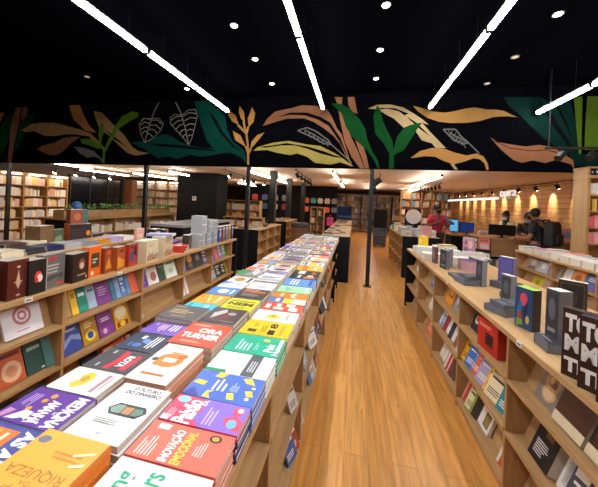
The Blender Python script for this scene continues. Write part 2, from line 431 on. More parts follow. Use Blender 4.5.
# ------------------------------------------------------------------ camera
A = math.atan(56/270); ROLL = .044
right = Vector((math.cos(A), math.sin(A), 0)); up = Z_; back = Vector((math.sin(A), -math.cos(A), 0))
r2 = right*math.cos(ROLL) + up*math.sin(ROLL); u2 = up*math.cos(ROLL) - right*math.sin(ROLL)
cam_d = bpy.data.cameras.new('camera'); cam = bpy.data.objects.new('camera', cam_d); C.objects.link(cam)
cam.matrix_world = frame(Vector((0, 0, 1.66)), r2, u2, back)
cam_d.sensor_width = 36; cam_d.lens = 36*270/598; cam_d.shift_y = -40.96/598; cam_d.clip_start = .05
SC.camera = cam
SC.view_settings.view_transform = 'Standard'; SC.view_settings.look = 'None'
SC.view_settings.gamma = 1; SC.view_settings.exposure = 0.12
SC.cycles.use_denoising = True; SC.cycles.max_bounces = 6; SC.cycles.diffuse_bounces = 4
SC.cycles.sample_clamp_indirect = 4; SC.cycles.caustics_reflective = False; SC.cycles.caustics_refractive = False
wd = bpy.data.worlds.new('world'); SC.world = wd; wd.use_nodes = True
wd.node_tree.nodes['Background'].inputs['Color'].default_value = (.02, .02, .022, 1)

# ------------------------------------------------------------------ the setting
XL, XR, YN, YF = -13.4, 5.75, -2.2, 19.2
CEILF, CEILB = 3.95, 2.66
mb = MB(); mb.box((XL-.1, YN-.1, -.1), (XR+.1, YF+.1, 0), floor_mat()); struct('floor', mb)
darkc = mat('#050508', 1, .1, spec=0)
mb = MB(); mb.box((XL-.1, YN-.1, CEILF), (XR+.1, 5.65, CEILF+.1), darkc); struct('ceiling_front', mb)
mb = MB(); mb.box((XL-.1, 5.85, CEILB), (XR+.1, YF+.1, CEILB+.1), mat('#e8dccd', .85, .03)); struct('ceiling_back', mb)
wallp = mat('#4a3a2c', .8, .1)
mb = MB(); mb.box((XL-.1, YN, 0), (XL, YF, CEILF), wallp); struct('wall_left', mb)
mb = MB(); mb.box((XR, YN, 0), (XR+.1, YF, CEILF), brick_mat()); struct('wall_right', mb)
mb = MB(); mb.box((XL, YF, 0), (XR, YF+.1, CEILB), mat('#3b3029', .8, .1)); struct('wall_back', mb)
mb = MB(); mb.box((XL, YN-.1, 0), (XR, YN, CEILF), mat('#57483a', .8, .1)); struct('wall_near', mb)
# the beam over the posts, painted with leaves
MUR = {'forest':'#0d341a','brown':'#775138','tan':'#886c45','orange':'#976438','ash':'#5f5e5b','black':'#070709','lime':'#456a18','teal':'#07342b','amber':'#a1753e',
       'chalk':'#817d71','clay':'#81573c','olive':'#978945','leaf':'#0f401b','cream':'#a18b65','ochre':'#926e3c','pine':'#07211b','lime2':'#455d19'}
mb = MB(); mb.box((XL, 5.65, 2.425), (XR, 5.85, CEILF), mat('#08080c', .95, .1, spec=.0))
for k, (col, wdt, pts) in enumerate(MURAL):
    y = 5.648 - .0001*k; m = mat(MUR[col], .9, .16, 6, spec=.05)
    if not wdt:
        mb.poly([(x/100, y, z/100) for x, z in pts], m)
    else:
        h = wdt/200
        for (x0, z0), (x1, z1) in zip(pts, pts[1:]):
            d = Vector((x1-x0, z1-z0)); 
            if d.length < .5: continue
            n = Vector((-d.y, d.x)).normalized()*h
            mb.poly([(x0/100+n.x, y, z0/100+n.y), (x1/100+n.x, y, z1/100+n.y), (x1/100-n.x, y, z1/100-n.y), (x0/100-n.x, y, z0/100-n.y)], m)
struct('wall_beam', mb, fix=False)
# posts under the beam and along the back aisle
pm = mat('#141416', .45, .1)
POSTS = [(-9.5, 5.74, 'black square post under the leaf mural, beside the far bookcase wall'), (-5.06, 5.74, 'black square post under the mural, in front of the planters'),
         (-2.38, 5.74, 'black square post under the amber leaf sprig of the mural'), (.315, 5.74, 'black square post in the open aisle with spotlights clipped to it')]
for x, y, l in POSTS:
    t = thing('support_post', l, 'post', (x, y, 0), 0, 'posts carrying the mural beam')
    m1 = MB(); m1.box((-.04, -.04, 0), (.04, .04, 2.424), pm); m1.build('shaft', t, .004)
    m1 = MB(); m1.box((-.08, -.08, 0), (.08, .08, .012), pm); m1.build('base_plate', t)
for i, (x, y) in enumerate([(-2.66, 8.55), (-2.8, 11.3), (-2.5, 13.0)]):
    t = thing('support_post', f'{ORD[i]} thick dark post behind the mural beam, beside the low back displays', 'post', (x, y, 0), 0, 'posts along the back displays')
    m1 = MB(); m1.box((-.1, -.1, 0), (.1, .1, CEILB-.001), pm); m1.build('shaft', t, .004)
    m1 = MB(); m1.box((-.13, -.13, 0), (.13, .13, .05), pm); m1.build('base_plate', t)
# black panelled block with a white notice
mb = MB(); mb.box((-7.05, 9.7, 0), (-5.32, 10.6, CEILB), mat('#0e0f13', .7, .1, spec=.25)); struct('wall_block', mb)
mb = MB(); mb.box((-6.36, 9.685, 1.56), (-6.2, 9.7, 1.73), WHITE); mb.box((-6.32, 9.683, 1.62), (-6.24, 9.685, 1.7), mat('#9aa0a8'))
tag(mb.build('wall_notice'), 'small white notice fixed to the black panelled block', 'notice')
# partition carrying the far bookcase, with a dark display window and a brown end
mb = MB(); mb.box((-11.0, 4.6, 0), (-10.86, 11.0, CEILB), wallp); struct('wall_partition', mb)
mb = MB(); mb.box((-10.859, 8.4, 0), (-10.8, 10.8, 2.3), mat('#0e1014', .12, .05)); mb.box((-10.859, 8.35, 2.3), (-10.78, 10.85, 2.37), BLACK)
for yy in (8.4, 9.2, 10.0, 10.76): mb.box((-10.799, yy, 0), (-10.77, yy+.04, 2.3), BLACKM)
o = struct('window_1', mb)
mb = MB(); mb.box((-11.05, 11.01, 0), (-10.45, 11.3, 2.4), wood('brown_side_panel', '#7a4f30', '#8c5d3a', 'Z')); struct('wall_panel', mb)

# ------------------------------------------------------------------ display units
TOP = .97
TIERS = (.69, .39, .07)
def unit(name, label, front_x, n, y0, y1, divs, depth=.83, top=TOP, rear=False, ends=(None, None), cat='display unit', group=None):
    """long display: top board, uprights, three tiers of shelves with slanted backs, plinth. n: +1/-1 side of the open front"""
    t = thing(name, label, cat, (front_x, (y0+y1)/2, 0), 0, group); cy = (y0+y1)/2
    def bx(nm, m, x0, x1, ya, yb, z0, z1, bev=.002):
        q = MB(); xs = sorted((-n*x0, -n*x1)); q.box((xs[0], ya-cy, z0), (xs[1], yb-cy, z1), m); return q.build(nm, t, bev)
    bx('top_board', EDGE, -.012, depth, y0, y1, top-.032, top)
    ys = sorted([y0+.012] + [d for d in divs if y0+.1 < d < y1-.1] + [y1-.012])
    for k, d in enumerate(ys):
        m = OAKZ
        if k == 0 and ends[0]: m = ends[0]
        if k == len(ys)-1 and ends[1]: m = ends[1]
        e = .014 if m is not OAKZ else .011
        if m is OAKZ: bx('upright', m, .004, depth-.01, d-e, d+e, .0, top-.033)
        else: bx('end_panel', m, -.015, depth+.01, d-e+(.02 if k else -.02), d+e+(.02 if k else -.02), 0, top+.004)
    bx('plinth', OAKY, .02, depth-.02, y0+.02, y1-.02, 0, .05)
    sides = [(0, 1)] + ([(depth, -1)] if rear else [])
    for off, sg in sides:
        for ya, yb in zip(ys, ys[1:]):
            for z in TIERS:
                q = MB(); xs = sorted((-n*(off+sg*.002), -n*(off+sg*.36))); q.box((xs[0], ya+.012-cy, z-.024), (xs[1], yb-.012-cy, z), OAKY)
                q.build('shelf', t, .0015)
        hi = (top-.034,) + tuple(z-.025 for z in TIERS)
        for ya, yb in zip(ys, ys[1:]):
            q = MB()
            for z, zt in zip(TIERS, hi):
                a0 = -n*(off+sg*.10); a1 = -n*(off+sg*(.10+(zt-z)*.36)); th = -n*sg*.012
                pts = [(a0, z+.0005), (a0+th, z+.0005), (a1+th, zt), (a1, zt)]
                q.extrude([(p[0], p[1]) for p in pts], 0, yb-ya-.026, OAKY, frame(Vector((0, yb-.013-cy, 0)), X_, Z_, -Y_))
            q.build('slanted_back', t)
    return t

DIV = [.31, 1.055, 1.8, 2.545, 3.29, 4.04]
unit('display_table', 'long oak book table in the middle, its top covered by piles of paperbacks', -.29, 1, -.6, 4.6, DIV, depth=.69, top=.955, rear=True, ends=(None, BLACK))
unit('display_table', 'short oak book table continuing the middle one past its black end panel', -.29, 1, 4.65, 5.38, [], depth=.69, top=.955, rear=True, ends=(None, BLACK))
unit('display_unit', 'oak shelf unit with bare wooden top and dark boxed sets, beside the open aisle', .905, -1, -.6, 4.85, DIV, ends=(None, BLACK))
unit('display_unit', 'oak shelf unit across the far aisle with thick boxed books along its top', -2.05, 1, -.4, 4.5, [.1, .85, 1.6, 2.35, 3.02, 3.7, 4.35], ends=(None, BLACK))
unit('display_unit', 'shorter oak shelf unit by the cash counter, pale paperbacks laid on its top', 2.93, -1, 2.3, 5.68, [3.25, 3.99, 4.76], depth=.68, ends=(None, None))
unit('display_unit', 'oak shelf unit past the aisle post, crowded with stationery on top', 1.15, -1, 6.75, 9.36, [7.5, 8.1, 8.75], ends=(BLACK, None))
unit('display_unit', 'first low shelf unit with black end panel behind the mural posts', -2.2, 1, 6.0, 8.05, [6.7, 7.4], depth=.75, ends=(BLACK, None))
unit('display_unit', 'second low shelf unit with black end panel, further down the back aisle', -2.33, 1, 9.15, 11.0, [9.8, 10.4], depth=.75, ends=(BLACK, None))
unit('display_table', 'black-ended oak table standing alone in the middle of the back aisle', -.09, 1, 5.85, 8.8, [6.6, 7.3, 8.05], depth=.62, ends=(BLACK, None))
unit('display_table', 'furthest oak table in the middle aisle, behind the black-ended one', -.1, 1, 9.3, 11.9, [10, 10.6, 11.3], depth=.62, ends=(None, None))
unit('display_table', 'oak island stacked with flat books, behind the row of boxed books', -3.35, 1, .6, 3.9, [1.3, 2.0, 2.7, 3.3], depth=.9, rear=False)

# small white price tags on the shelf lips
def price_tag(x, n, y, z, l):
    m = MB(); m.box((-.002, -.022, -.014), (.002, .022, .014), WHITE); m.box((.002*n-.0006, -.016, -.004), (.002*n+.0006, .012, .004), mat('#55565a'))
    o = m.build('price_tag'); o.location = (x+n*.0145, y, z); tag(o, l, 'tag', 'price tags on the shelf lips')
price_tag(.905, -1, 1.66, TOP-.016, 'white price tag on the bare oak top edge, below the dark boxed set')
price_tag(.905, -1, 2.82, TOP-.016, 'white price tag on the bare oak top edge, above the orange book')
price_tag(-2.05, 1, 1.36, TOP-.016, 'white price tag on the lip below the dark red boxed book')
price_tag(-2.05, 1, 2.05, TOP-.016, 'white price tag on the lip below the orange and red boxed books')

# ------------------------------------------------------------------ piles on the middle table
GT = 'books piled on the middle table'
TB = .9565
ROWN = {'A': 'aisle row', 'B': 'centre row', 'C': 'far row'}
def pile(row, idx, y0, y1, x0, x1, zt, n, cov, desc, items=(), spine=None, under=None, pages='#d9d0bf', rev=False, orient=None):
    """n copies from the table top up to height zt; each slightly out of line"""
    orient = orient or row
    t = (zt-TB)/n - .0006
    for k in range(n):
        dx, dy = (RND.uniform(-.004, .004), RND.uniform(-.004, .004)) if k < n-1 else (0, 0)
        z = TB + k*(t+.0006)
        if orient == 'A':  M = frame(Vector((x1+dx, y0+dy, z)), Y_, -X_, Z_); w, h = y1-y0, x1-x0
        elif orient == 'C': M = frame(Vector((x0+dx, y1+dy, z)), -Y_, X_, Z_); w, h = y1-y0, x1-x0
        elif rev: M = frame(Vector((x1+dx, y1+dy, z)), -X_, -Y_, Z_); w, h = x1-x0, y1-y0
        else: M = frame(Vector((x0+dx, y0+dy, z)), X_, Y_, Z_); w, h = x1-x0, y1-y0
        topc = k == n-1
        place = f"{ORD[idx]} pile from near, middle table's {ROWN[row]}"
        lab = f'{desc}, {place}' if topc else f'{ORD[n-1-k]} copy down in {place}'
        book(M, w, h, t, cov if topc or not under else under, lab, GT, vis=None if topc else t*(w+h)*.55, items=items if topc else (), spine=spine, pages=pages)
ax0, ax1 = -.52, -.279
Wt = '#f4f2ee'
pile('A', 0, 0.39, 0.554, ax0, ax1, 1.035, 4, '#f1f0ea', 'white paperback with green lettering', [('t','ong',.45,.68,.83,.86,'#22b07a'),('t','ers',.62,.44,.9,.60,'#22b07a'),('r',.55,.3,.75,.34,'#d8c79a')])
pile('A', 1, 0.561, 0.667, ax0, ax1, 1.035, 4, '#f0705a', 'coral paperback with white and yellow title', [('t','INOVAÇÃO',.03,.53,.86,.68,Wt,.035),('t','EMOCIONAL',.03,.41,.88,.52,'#f5d84a',.03),
     ('d',.83,.2,.1,.07,'#2e2420'),('d',.83,.2,.065,.045,'#c9a13a'),('r',.78,.76,.93,.9,'#f6efe9'),('l',.05,.76,.6,.95,5,'#f7cfc4'),('l',.3,.24,.7,.36,4,'#f7cfc4')])
pile('A', 2, 0.673, 0.772, ax0, ax1, 1.035, 4, '#df4466', 'pink and purple paperback with bubble lettering', [('p',[(0,.0),(1,0),(1,.62),(.55,.56),(.3,.62),(0,.5)],'#8f6fd2'),('t','Paixão',.0,.6,.88,.84,Wt,.04),('d',.83,.88,.13,.09,'#8fd0ee'),
     ('t','S.A.',.72,.55,.95,.62,Wt,.03),('l',.1,.36,.8,.5,3,'#c9b6ec'),('p',[(.05,.02),(.4,.0),(.6,.12),(.45,.25),(.2,.2)],'#e8506a'),('d',.3,.13,.15,.06,'#6fb4ea'),('d',.75,.12,.16,.07,'#e8506a'),('d',.8,.1,.09,.04,'#f3d9e4'),('r',.0,.88,.18,.98,'#f3e3e0'),('l',.08,.86,.6,.96,3,'#f0a7b2')], under='#33306a')
pile('A', 3, 0.778, 0.906, ax0, ax1, 1.033, 4, '#4d72c8', 'blue paperback with yellow splashes', [('p',[(.02,.6),(.18,.66),(.3,.6),(.26,.7),(.04,.72)],'#f1d448'),('p',[(.1,.28),(.32,.33),(.28,.42),(.08,.38)],'#f1d448'),('p',[(.72,.1),(.98,.2),(.9,.32),(.74,.24)],'#f1d448'),
     ('p',[(.78,.62),(.98,.55),(1,.7),(.8,.74)],'#f1d448'),('p',[(.4,.8),(.56,.78),(.6,.94),(.44,.97)],'#f1d448'),('p',[(.3,.05),(.5,.1),(.46,.2),(.28,.14)],'#f1d448'),('d',.2,.12,.05,.03,Wt),('d',.6,.1,.04,.03,Wt),('p',[(0,.75),(.3,.9),(.0,1)],'#3f4ea4'),('l',.3,.48,.75,.7,3,'#e8ebf5'),('l',.35,.3,.7,.42,4,'#b9c8ee')])
pile('A', 4, 0.912, 1.047, ax0, ax1, 1.03, 4, '#eceae4', 'white paperback with grey band and green corner', [('r',0,.22,1,.42,'#565a5e'),('l',.2,.26,.85,.38,3,'#d4d6d8'),('r',0,.66,.13,1,'#2c9a6b'),('l',.3,.62,.6,.72,2,'#b9c7b4')])
pile('A', 5, 1.053, 1.204, ax0, ax1, 1.03, 4, '#1eb088', 'teal green paperback with white title', [('t','Pais',.2,.14,.6,.3,Wt,.03),('t','Humano',.08,.02,.95,.13,Wt,.03),('d',.78,.34,.08,.07,'#e6d658'),('l',.12,.56,.7,.84,4,'#d3efe4'),('l',.2,.42,.6,.5,2,'#9bdcc6')])
pile('A', 6, 1.21, 1.363, ax0, ax1, 1.03, 5, '#f4c714', 'yellow paperback with black figure eight', [('t','8',.52,.3,.86,.46,'#201c16',.04),('r',.14,.14,.8,.22,'#d8a810'),('l',.2,.5,.75,.62,3,'#6a5714'),('r',.1,.3,.4,.44,'#201c16'),('r',.15,.68,.34,.86,'#3a3320'),('l',.5,.72,.9,.82,2,'#8a7213')], under='#e0a010', spine='#e3b40f')
pile('A', 7, 1.37, 1.505, ax0, ax1, 1.03, 4, '#f0ede6', 'white paperback with yellow flower', [('d',.4,.55,.24,.17,'#ecd94e'),('d',.45,.55,.12,.08,'#b7a53a'),('r',.2,.2,.8,.26,'#c9b08c'),('l',.3,.85,.7,.92,2,'#b8a98f')], under='#ec6d4a')
pile('A', 8, 1.511, 1.634, ax0, ax1, 1.03, 4, '#e4532b', 'orange red paperback with white blocks', [('r',.1,.1,.5,.32,'#f1ebe0'),('r',.56,.2,.9,.42,'#f1ebe0'),('r',.15,.45,.42,.7,'#f1ebe0'),('r',.5,.55,.85,.66,'#f1ebe0'),('r',.2,.8,.7,.92,'#f1ebe0')], under='#e4532b')
pile('A', 9, 1.64, 1.727, ax0, ax1, 1.028, 3, '#4a76b8', 'blue white and yellow striped paperback', [('r',0,.0,1,.34,'#efe9d8'),('r',.0,.34,1,.6,'#f0ca3a'),('r',.2,.7,.8,.8,Wt)])
pile('A', 10, 1.733, 1.837, ax0, ax1, 1.028, 3, '#ef8324', 'orange paperback with pale squiggle', [('p',[(.1,.3),(.5,.4),(.9,.3),(.9,.42),(.5,.52),(.1,.42)],'#f7e3c4'),('r',.2,.7,.8,.78,'#f7e3c4')])
pile('A', 11, 1.85, 1.997, ax0, ax1, 1.028, 3, '#a6dcab', 'pale green paperback', [('l',.15,.62,.85,.8,3,'#5d9a72'),('r',.15,.1,.8,.2,'#d9f0d6')])
pile('A', 12, 2.01, 2.2, ax0, ax1, 1.028, 3, '#5f94dc', 'sky blue paperback with white lines', [('l',.1,.55,.9,.85,3,'#eef3fa'),('r',.1,.1,.9,.2,'#2f5ca8')])
pile('A', 13, 2.213, 2.342, ax0, ax1, 1.028, 3, '#2a2526', 'black paperback with orange and white blocks', [('r',.1,.1,.5,.5,'#e8762c'),('r',.55,.2,.9,.4,Wt),('r',.15,.62,.85,.72,Wt)])
pile('A', 14, 2.348, 2.484, ax0, ax1, 1.028, 3, '#37302c', 'dark paperback with white title', [('r',.1,.55,.9,.8,'#e9e5dc'),('r',.2,.15,.7,.3,'#d0612c')])
pile('A', 15, 2.496, 2.668, ax0, ax1, 1.028, 3, '#f2b71f', 'golden yellow paperback', [('r',.0,.6,1,.8,'#ee7a22'),('r',.2,.2,.8,.34,'#fff4c8')])
seqA = ['white','grey','white','white','grey','white','charcoal','white','orange','white','sky blue','yellow','white','white','silver','white','white','sky blue']
y = 2.68
for i, c in enumerate(seqA):
    if 4.585 < y+0.149 < 4.8: y = 4.655
    it, acc = generic(c, RND)
    pile('A', 16+i, y, y+0.149, ax0+RND.uniform(-.01,.01), ax1, 1.026+RND.uniform(-.006,.01), 2, PAL[c], f'{c} paperback with {acc} motif', it); y += 0.157
    if y > 5.2: break
# centre row
bx0, bx1 = -.742, -.548
pile('B', 0, 0.33, 0.548, -.735, -.549, 1.06, 3, '#f2ad32', 'orange yellow book in shiny wrap', [('d',.87,.12,.09,.045,'#77757c'),('l',.15,.2,.75,.3,2,'#d98a1e'),('t','ATRAÇÃO',.1,.56,.9,.67,'#b8741c',.0),('t','RIQUEZA',.1,.38,.9,.49,'#b8741c',.0),('t','DA',.42,.51,.56,.55,'#b8741c',.0),('p',[(.05,.12),(.3,.2),(.28,.22),(.05,.15)],'#fbe6b8'),('p',[(.05,.25),(.22,.3),(.2,.32),(.05,.28)],'#fbe6b8')], pages='#e0913a', under='#e8942c', rev=True, spine='#ec8a3a')
pile('B', 1, 0.556, 0.752, -.703, -.537, 1.05, 4, '#f3f2ef', 'white hardback with a hexagonal photo of banknotes', [('t','O FUTURO',.3,.89,.85,.96,'#2a2a2d',.025),('t','DO DINHEIRO',.2,.80,.92,.87,'#2a2a2d',.025),('p',[(.22,.5),(.34,.61),(.86,.61),(.95,.52),(.84,.40),(.32,.40)],'#3d4440'),('p',[(.26,.5),(.36,.58),(.5,.58),(.5,.44),(.34,.43)],'#8fa695'),('p',[(.52,.44),(.52,.56),(.68,.57),(.68,.44)],'#c8895a'),('p',[(.7,.44),(.7,.56),(.84,.57),(.9,.5),(.82,.44)],'#6f8f78'),('l',.2,.24,.85,.33,3,'#a5a4a0'),('r',.48,.08,.58,.11,'#b9b9bd')], under='#e9e4e0', pages='#cfc3b8')
pile('B', 2, 0.766, 0.99, -.726, -.568, 1.055, 4, '#f4efe8', 'white paperback with an orange jigsaw emblem', [('d',.5,.55,.33,.19,'#e2882f'),('d',.3,.44,.12,.07,'#e2882f'),('d',.72,.68,.12,.07,'#d9701f'),('r',.34,.49,.66,.6,'#f4efe8'),('d',.14,.52,.08,.045,'#4a4542'),('r',.36,.74,.66,.77,'#c9803a'),('r',.2,.14,.75,.19,'#dd7a3c'),('l',.2,.06,.6,.1,1,'#c9b8a8'),('l',.2,.86,.75,.95,3,'#cfc3b4')], under='#e8875a', pages='#d8a284')
pile('B', 3, 1.019, 1.215, bx0-.015, bx1, 1.045, 4, '#e2502c', 'red orange book with heavy white title', [('t','ORA',.35,.55,.92,.76,Wt,.05),('t','TURNER',.08,.28,.95,.5,Wt,.05),('r',.1,.86,.5,.9,'#f1c9b8'),('l',.2,.1,.8,.18,2,'#f1c9b8')], under='#d9c7b8')
pile('B', 4, 1.23, 1.41, bx0, bx1-.005, 1.05, 4, '#4d3f3d', 'dark brown paperback with red and white portrait', [('p',[(.2,.2),(.5,.7),(.4,.9),(.15,.6)],'#cfc7c0'),('p',[(.45,.15),(.7,.3),(.65,.6),(.5,.5)],'#8d3430'),('d',.68,.62,.12,.1,'#b9aaa2'),('r',.55,.1,.95,.14,'#948a84')], under='#8c7a70')
pile('B', 5, 1.423, 1.609, bx0, bx1, 1.035, 4, '#dcd422', 'lime yellow paperback with black bar lettering', [('t','NEM',.1,.42,.9,.66,'#2b2a1c',.05),('r',.1,.74,.9,.8,'#4b4a22'),('l',.15,.2,.85,.34,3,'#8b871f')], under='#cfc6a0')
pile('B', 6, 1.631, 1.814, bx0, bx1, 1.035, 3, '#35302f', 'charcoal paperback with orange heading', [('r',.1,.6,.9,.78,'#e4692c'),('l',.15,.2,.85,.5,4,'#a9a29a'),('r',.1,.85,.6,.9,'#e9e2d8')])
pile('B', 7, 1.826, 1.985, bx0, bx1, 1.032, 3, '#eeebe6', 'plain white paperback', [('l',.2,.7,.8,.8,2,'#a9a6b0'),('d',.5,.35,.2,.15,'#c7bfd4')])
seqB = ['white','lilac','white','cream','silver','lilac','white','grey','white','white','sky blue','white','yellow','orange','white','silver','grey','white','sky blue','white','white']
y = 1.995
for i, c in enumerate(seqB):
    if 4.585 < y+0.160 < 4.8: y = 4.655
    it, acc = generic(c, RND)
    pile('B', 8+i, y, y+0.160, bx0, bx1+RND.uniform(-.006,.006), 1.03+RND.uniform(-.006,.014), 2, PAL[c], f'{c} paperback with {acc} motif', it); y += 0.168
    if y > 5.2: break
# far row
cx0, cx1 = -.955, -.762
pile('C', 0, 0.40, 0.556, cx0-.0, -.748, 1.035, 4, '#454a96', 'blue violet paperback with orange panel', [('t','AS ARMA',.04,.72,.98,.92,Wt,.05),('r',.08,.2,.62,.66,'#ef7a2e'),('r',.14,.5,.5,.56,'#f6d9b8'),('p',[(.1,.22),(.5,.24),(.45,.4),(.12,.42)],'#f4b23a'),('l',.12,.06,.7,.16,2,'#9aa0d6')])
pile('C', 1, 0.566, 0.689, cx0-.01, -.748, 1.03, 4, '#5f2f92', 'purple paperback with tall white title', [('t','MEDICINA',.05,.74,.97,.94,Wt,.05),('t','AMANHÃ',.28,.46,.95,.68,Wt,.05),('t','DO',.56,.69,.64,.73,Wt,.03),('p',[(.66,.3),(.95,.16),(.93,.3),(.86,.38),(.9,.46),(.68,.44)],Wt),('d',.35,.36,.06,.045,'#e0a52c'),('d',.18,.4,.07,.05,'#e0a52c'),('d',.62,.3,.06,.04,'#e0a52c'),('l',.2,.1,.62,.26,4,'#c6aee0'),('p',[(.7,.06),(.92,.04),(.95,.12),(.72,.18)],'#c98fae')])
pile('C', 2, 0.695, 0.805, cx0, cx1, 1.03, 4, '#f1ece2', 'cream white paperback with yellow flower', [('p',[(.12,.4),(.3,.3),(.5,.36),(.72,.28),(.86,.42),(.66,.55),(.4,.58),(.2,.54)],'#ecc63c'),('d',.45,.44,.14,.07,'#c99a2a'),('r',.12,.76,.88,.84,'#b98a96'),('l',.2,.88,.8,.94,1,'#b98a96'),('l',.3,.12,.7,.2,2,'#cfc5b4')])
pile('C', 3, 0.812, 0.938, cx0, cx1, 1.03, 4, '#484548', 'dark grey paperback with red brush strokes', [('p',[(.05,.42),(.5,.46),(.95,.4),(.93,.54),(.5,.6),(.08,.55)],'#d8323f'),('p',[(.15,.78),(.9,.74),(.88,.88),(.2,.9)],'#d8323f'),('t','ROTA',.24,.6,.8,.76,Wt,.05),('r',.1,.2,.25,.25,'#cfcfd2'),('r',.75,.22,.9,.26,'#cfcfd2')])
pile('C', 4, 0.944, 1.078, cx0, cx1, 1.03, 4, '#343c50', 'slate blue paperback with sky blue shapes', [('p',[(.3,.45),(.5,.4),(.6,.6),(.4,.65)],'#6f9ede'),('l',.12,.62,.85,.84,3,Wt),('d',.7,.4,.12,.1,'#4f78c4'),('r',.15,.3,.35,.4,'#dfe6f2'),('r',.6,.2,.8,.26,'#4f78c4')], spine='#26345c', under='#2c3a68')
pile('C', 5, 1.086, 1.194, cx0, cx1, 1.03, 4, '#7b55bd', 'violet paperback with white and gold lines', [('l',.1,.6,.9,.85,3,Wt),('l',.15,.3,.9,.55,3,'#e8d6a0'),('r',.1,.12,.3,.18,'#cdb9ea')])
pile('C', 6, 1.205, 1.375, cx0-.02, cx1, 1.05, 4, '#5b5150', 'dark taupe paperback with gold title lines', [('l',.15,.4,.85,.72,3,'#d6b767'),('r',.3,.16,.7,.26,'#8a7c74'),('r',.1,.82,.4,.86,'#b9aea6')], under='#8c7a70', orient='B')
pile('C', 7, 1.387, 1.475, cx0, cx1, 1.03, 3, '#2fc3d6', 'bright cyan paperback', [('l',.15,.6,.85,.8,2,'#e6fafc'),('r',.1,.1,.9,.2,'#1a93a8')])
pile('C', 8, 1.481, 1.633, cx0, cx1, 1.03, 3, '#f3a31e', 'amber orange paperback with pale lines', [('p',[(.1,.3),(.9,.5),(.9,.58),(.1,.38)],'#f9d48a'),('r',.15,.7,.85,.8,'#f9e2b4'),('r',.1,.1,.5,.16,'#b9741a')])
pile('C', 9, 1.649, 1.788, cx0, cx1, 1.03, 3, '#5a92d8', 'blue paperback with white cloud', [('d',.5,.5,.3,.2,'#eef3fa'),('r',.2,.8,.8,.88,Wt)])
pile('C', 10, 1.801, 1.934, cx0, cx1, 1.03, 3, '#efedea', 'white paperback with blue corner', [('p',[(0,0),(.6,0),(0,.5)],'#5a92d8'),('l',.2,.65,.85,.8,2,'#8b8f99')])
seqC = ['white','grey','white','white','grey','white','cream','silver','charcoal','white','lilac','white','orange','white','yellow','white','grey','white','silver','white','sky blue','white']
y = 1.945
for i, c in enumerate(seqC):
    if 4.585 < y+0.157 < 4.8: y = 4.655
    it, acc = generic(c, RND)
    pile('C', 11+i, y, y+0.157, cx0, cx1+RND.uniform(-.006,.006), 1.03+RND.uniform(-.006,.014), 2, PAL[c], f'{c} paperback with {acc} motif', it); y += 0.165
    if y > 5.2: break
# ------------------------------------------------------------------ books on the slanted shelves
TI = {1: ('upper shelf', .69), 2: ('middle shelf', .39), 3: ('bottom shelf', .07)}
_cnt = {}
def shelf(unit_n, X, n, bay, tier, lst, grp, lean=.346):
    """lst rows: (y0, y1, height, colour, description, items, spine_out)"""
    nm, z = TI[tier]
    nv = X_*n
    for row in lst:
        y0, y1, h, cov, desc = row[:5]
        items = row[5] if len(row) > 5 else (); so = row[6] if len(row) > 6 else False; t = row[7] if len(row) > 7 else .022
        if unit_n == 'bare-topped unit' and tier > 1: h *= 1.1
        key = (unit_n, bay, tier); k = _cnt[key] = _cnt.get(key, -1)+1
        lab = f'{desc}, {ORD[k]} on {nm}, {bay}, {unit_n}'
        a = lean; upv = Z_*math.cos(a) - nv*math.sin(a); ov = nv*math.cos(a) + Z_*math.sin(a)
        if so:      # one of a fanned row: turned so that it overlaps its neighbour
            f = .36*(-n); w = min(.125, max(.05, 2.2*(y1-y0))); t = max(.008, min(.03, (y1-y0)*math.sin(.36) - .001)); rv = Y_*n
            R_ = Matrix.Rotation(f, 3, upv); x2 = R_ @ rv; z2 = R_ @ ov
            c = Vector((X - n*(.025 if unit_n == 'middle table' else .058), (y0+y1)/2, z+.0015)) - x2*w*(.5) ; c.y += (y1-y0)*0
            M = frame(c, x2, upv, z2); dz = min((M @ Vector(q)).z for q in ((0,0,0),(w,0,0),(0,0,t),(w,0,t))) - (z+.0015); M[2][3] -= dz
            lt = '#efe9dd' if sum(lin(cov)[:3]) < 1.2 else '#5a4a42'
            book(M, w, h, t, cov, lab.replace('spine', 'book'), grp, vis=(y1-y0)*h, items=items or [('r',.1,.5,.9,.56,lt),('r',.55,.65,.95,.85,lt),('r',.05,.65,.45,.85,lt),('l',.1,.12,.9,.3,3,lt)])
        else:
            w = y1-y0-.003
            o = Vector((X - n*(.04 if unit_n == 'middle table' else .088), y0 if n > 0 else y1, z + .0015))
            M = frame(o, Y_*n, upv, ov)
            book(M, w, h, t, cov, lab, grp, items=items)
LU, LG = 'boxed-book unit', 'books on the shelves of the boxed-book unit'
S = lambda *a: shelf(LU, -2.05, 1, *a[:3], LG)
bars = lambda c1, c2='#e9e4da': [('r',.12,.7,.88,.84,c1), ('l',.15,.2,.8,.45,3,c2), ('r',.15,.52,.6,.6,c2)]
S('near bay', 1, [(1.101,1.22,.22,'#c9b9a0','tan paperback',bars('#6a4b3a')), (1.298,1.519,.26,'#dcd6d6','white hardback with a red mandala',[('d',.5,.5,.24,.24,'#b86a6c'),('d',.5,.5,.17,.17,'#dcd6d6'),('d',.5,.5,.12,.12,'#b86a6c'),('d',.5,.5,.06,.06,'#dcd6d6'),('l',.3,.12,.7,.18,1,'#b86a6c')])])
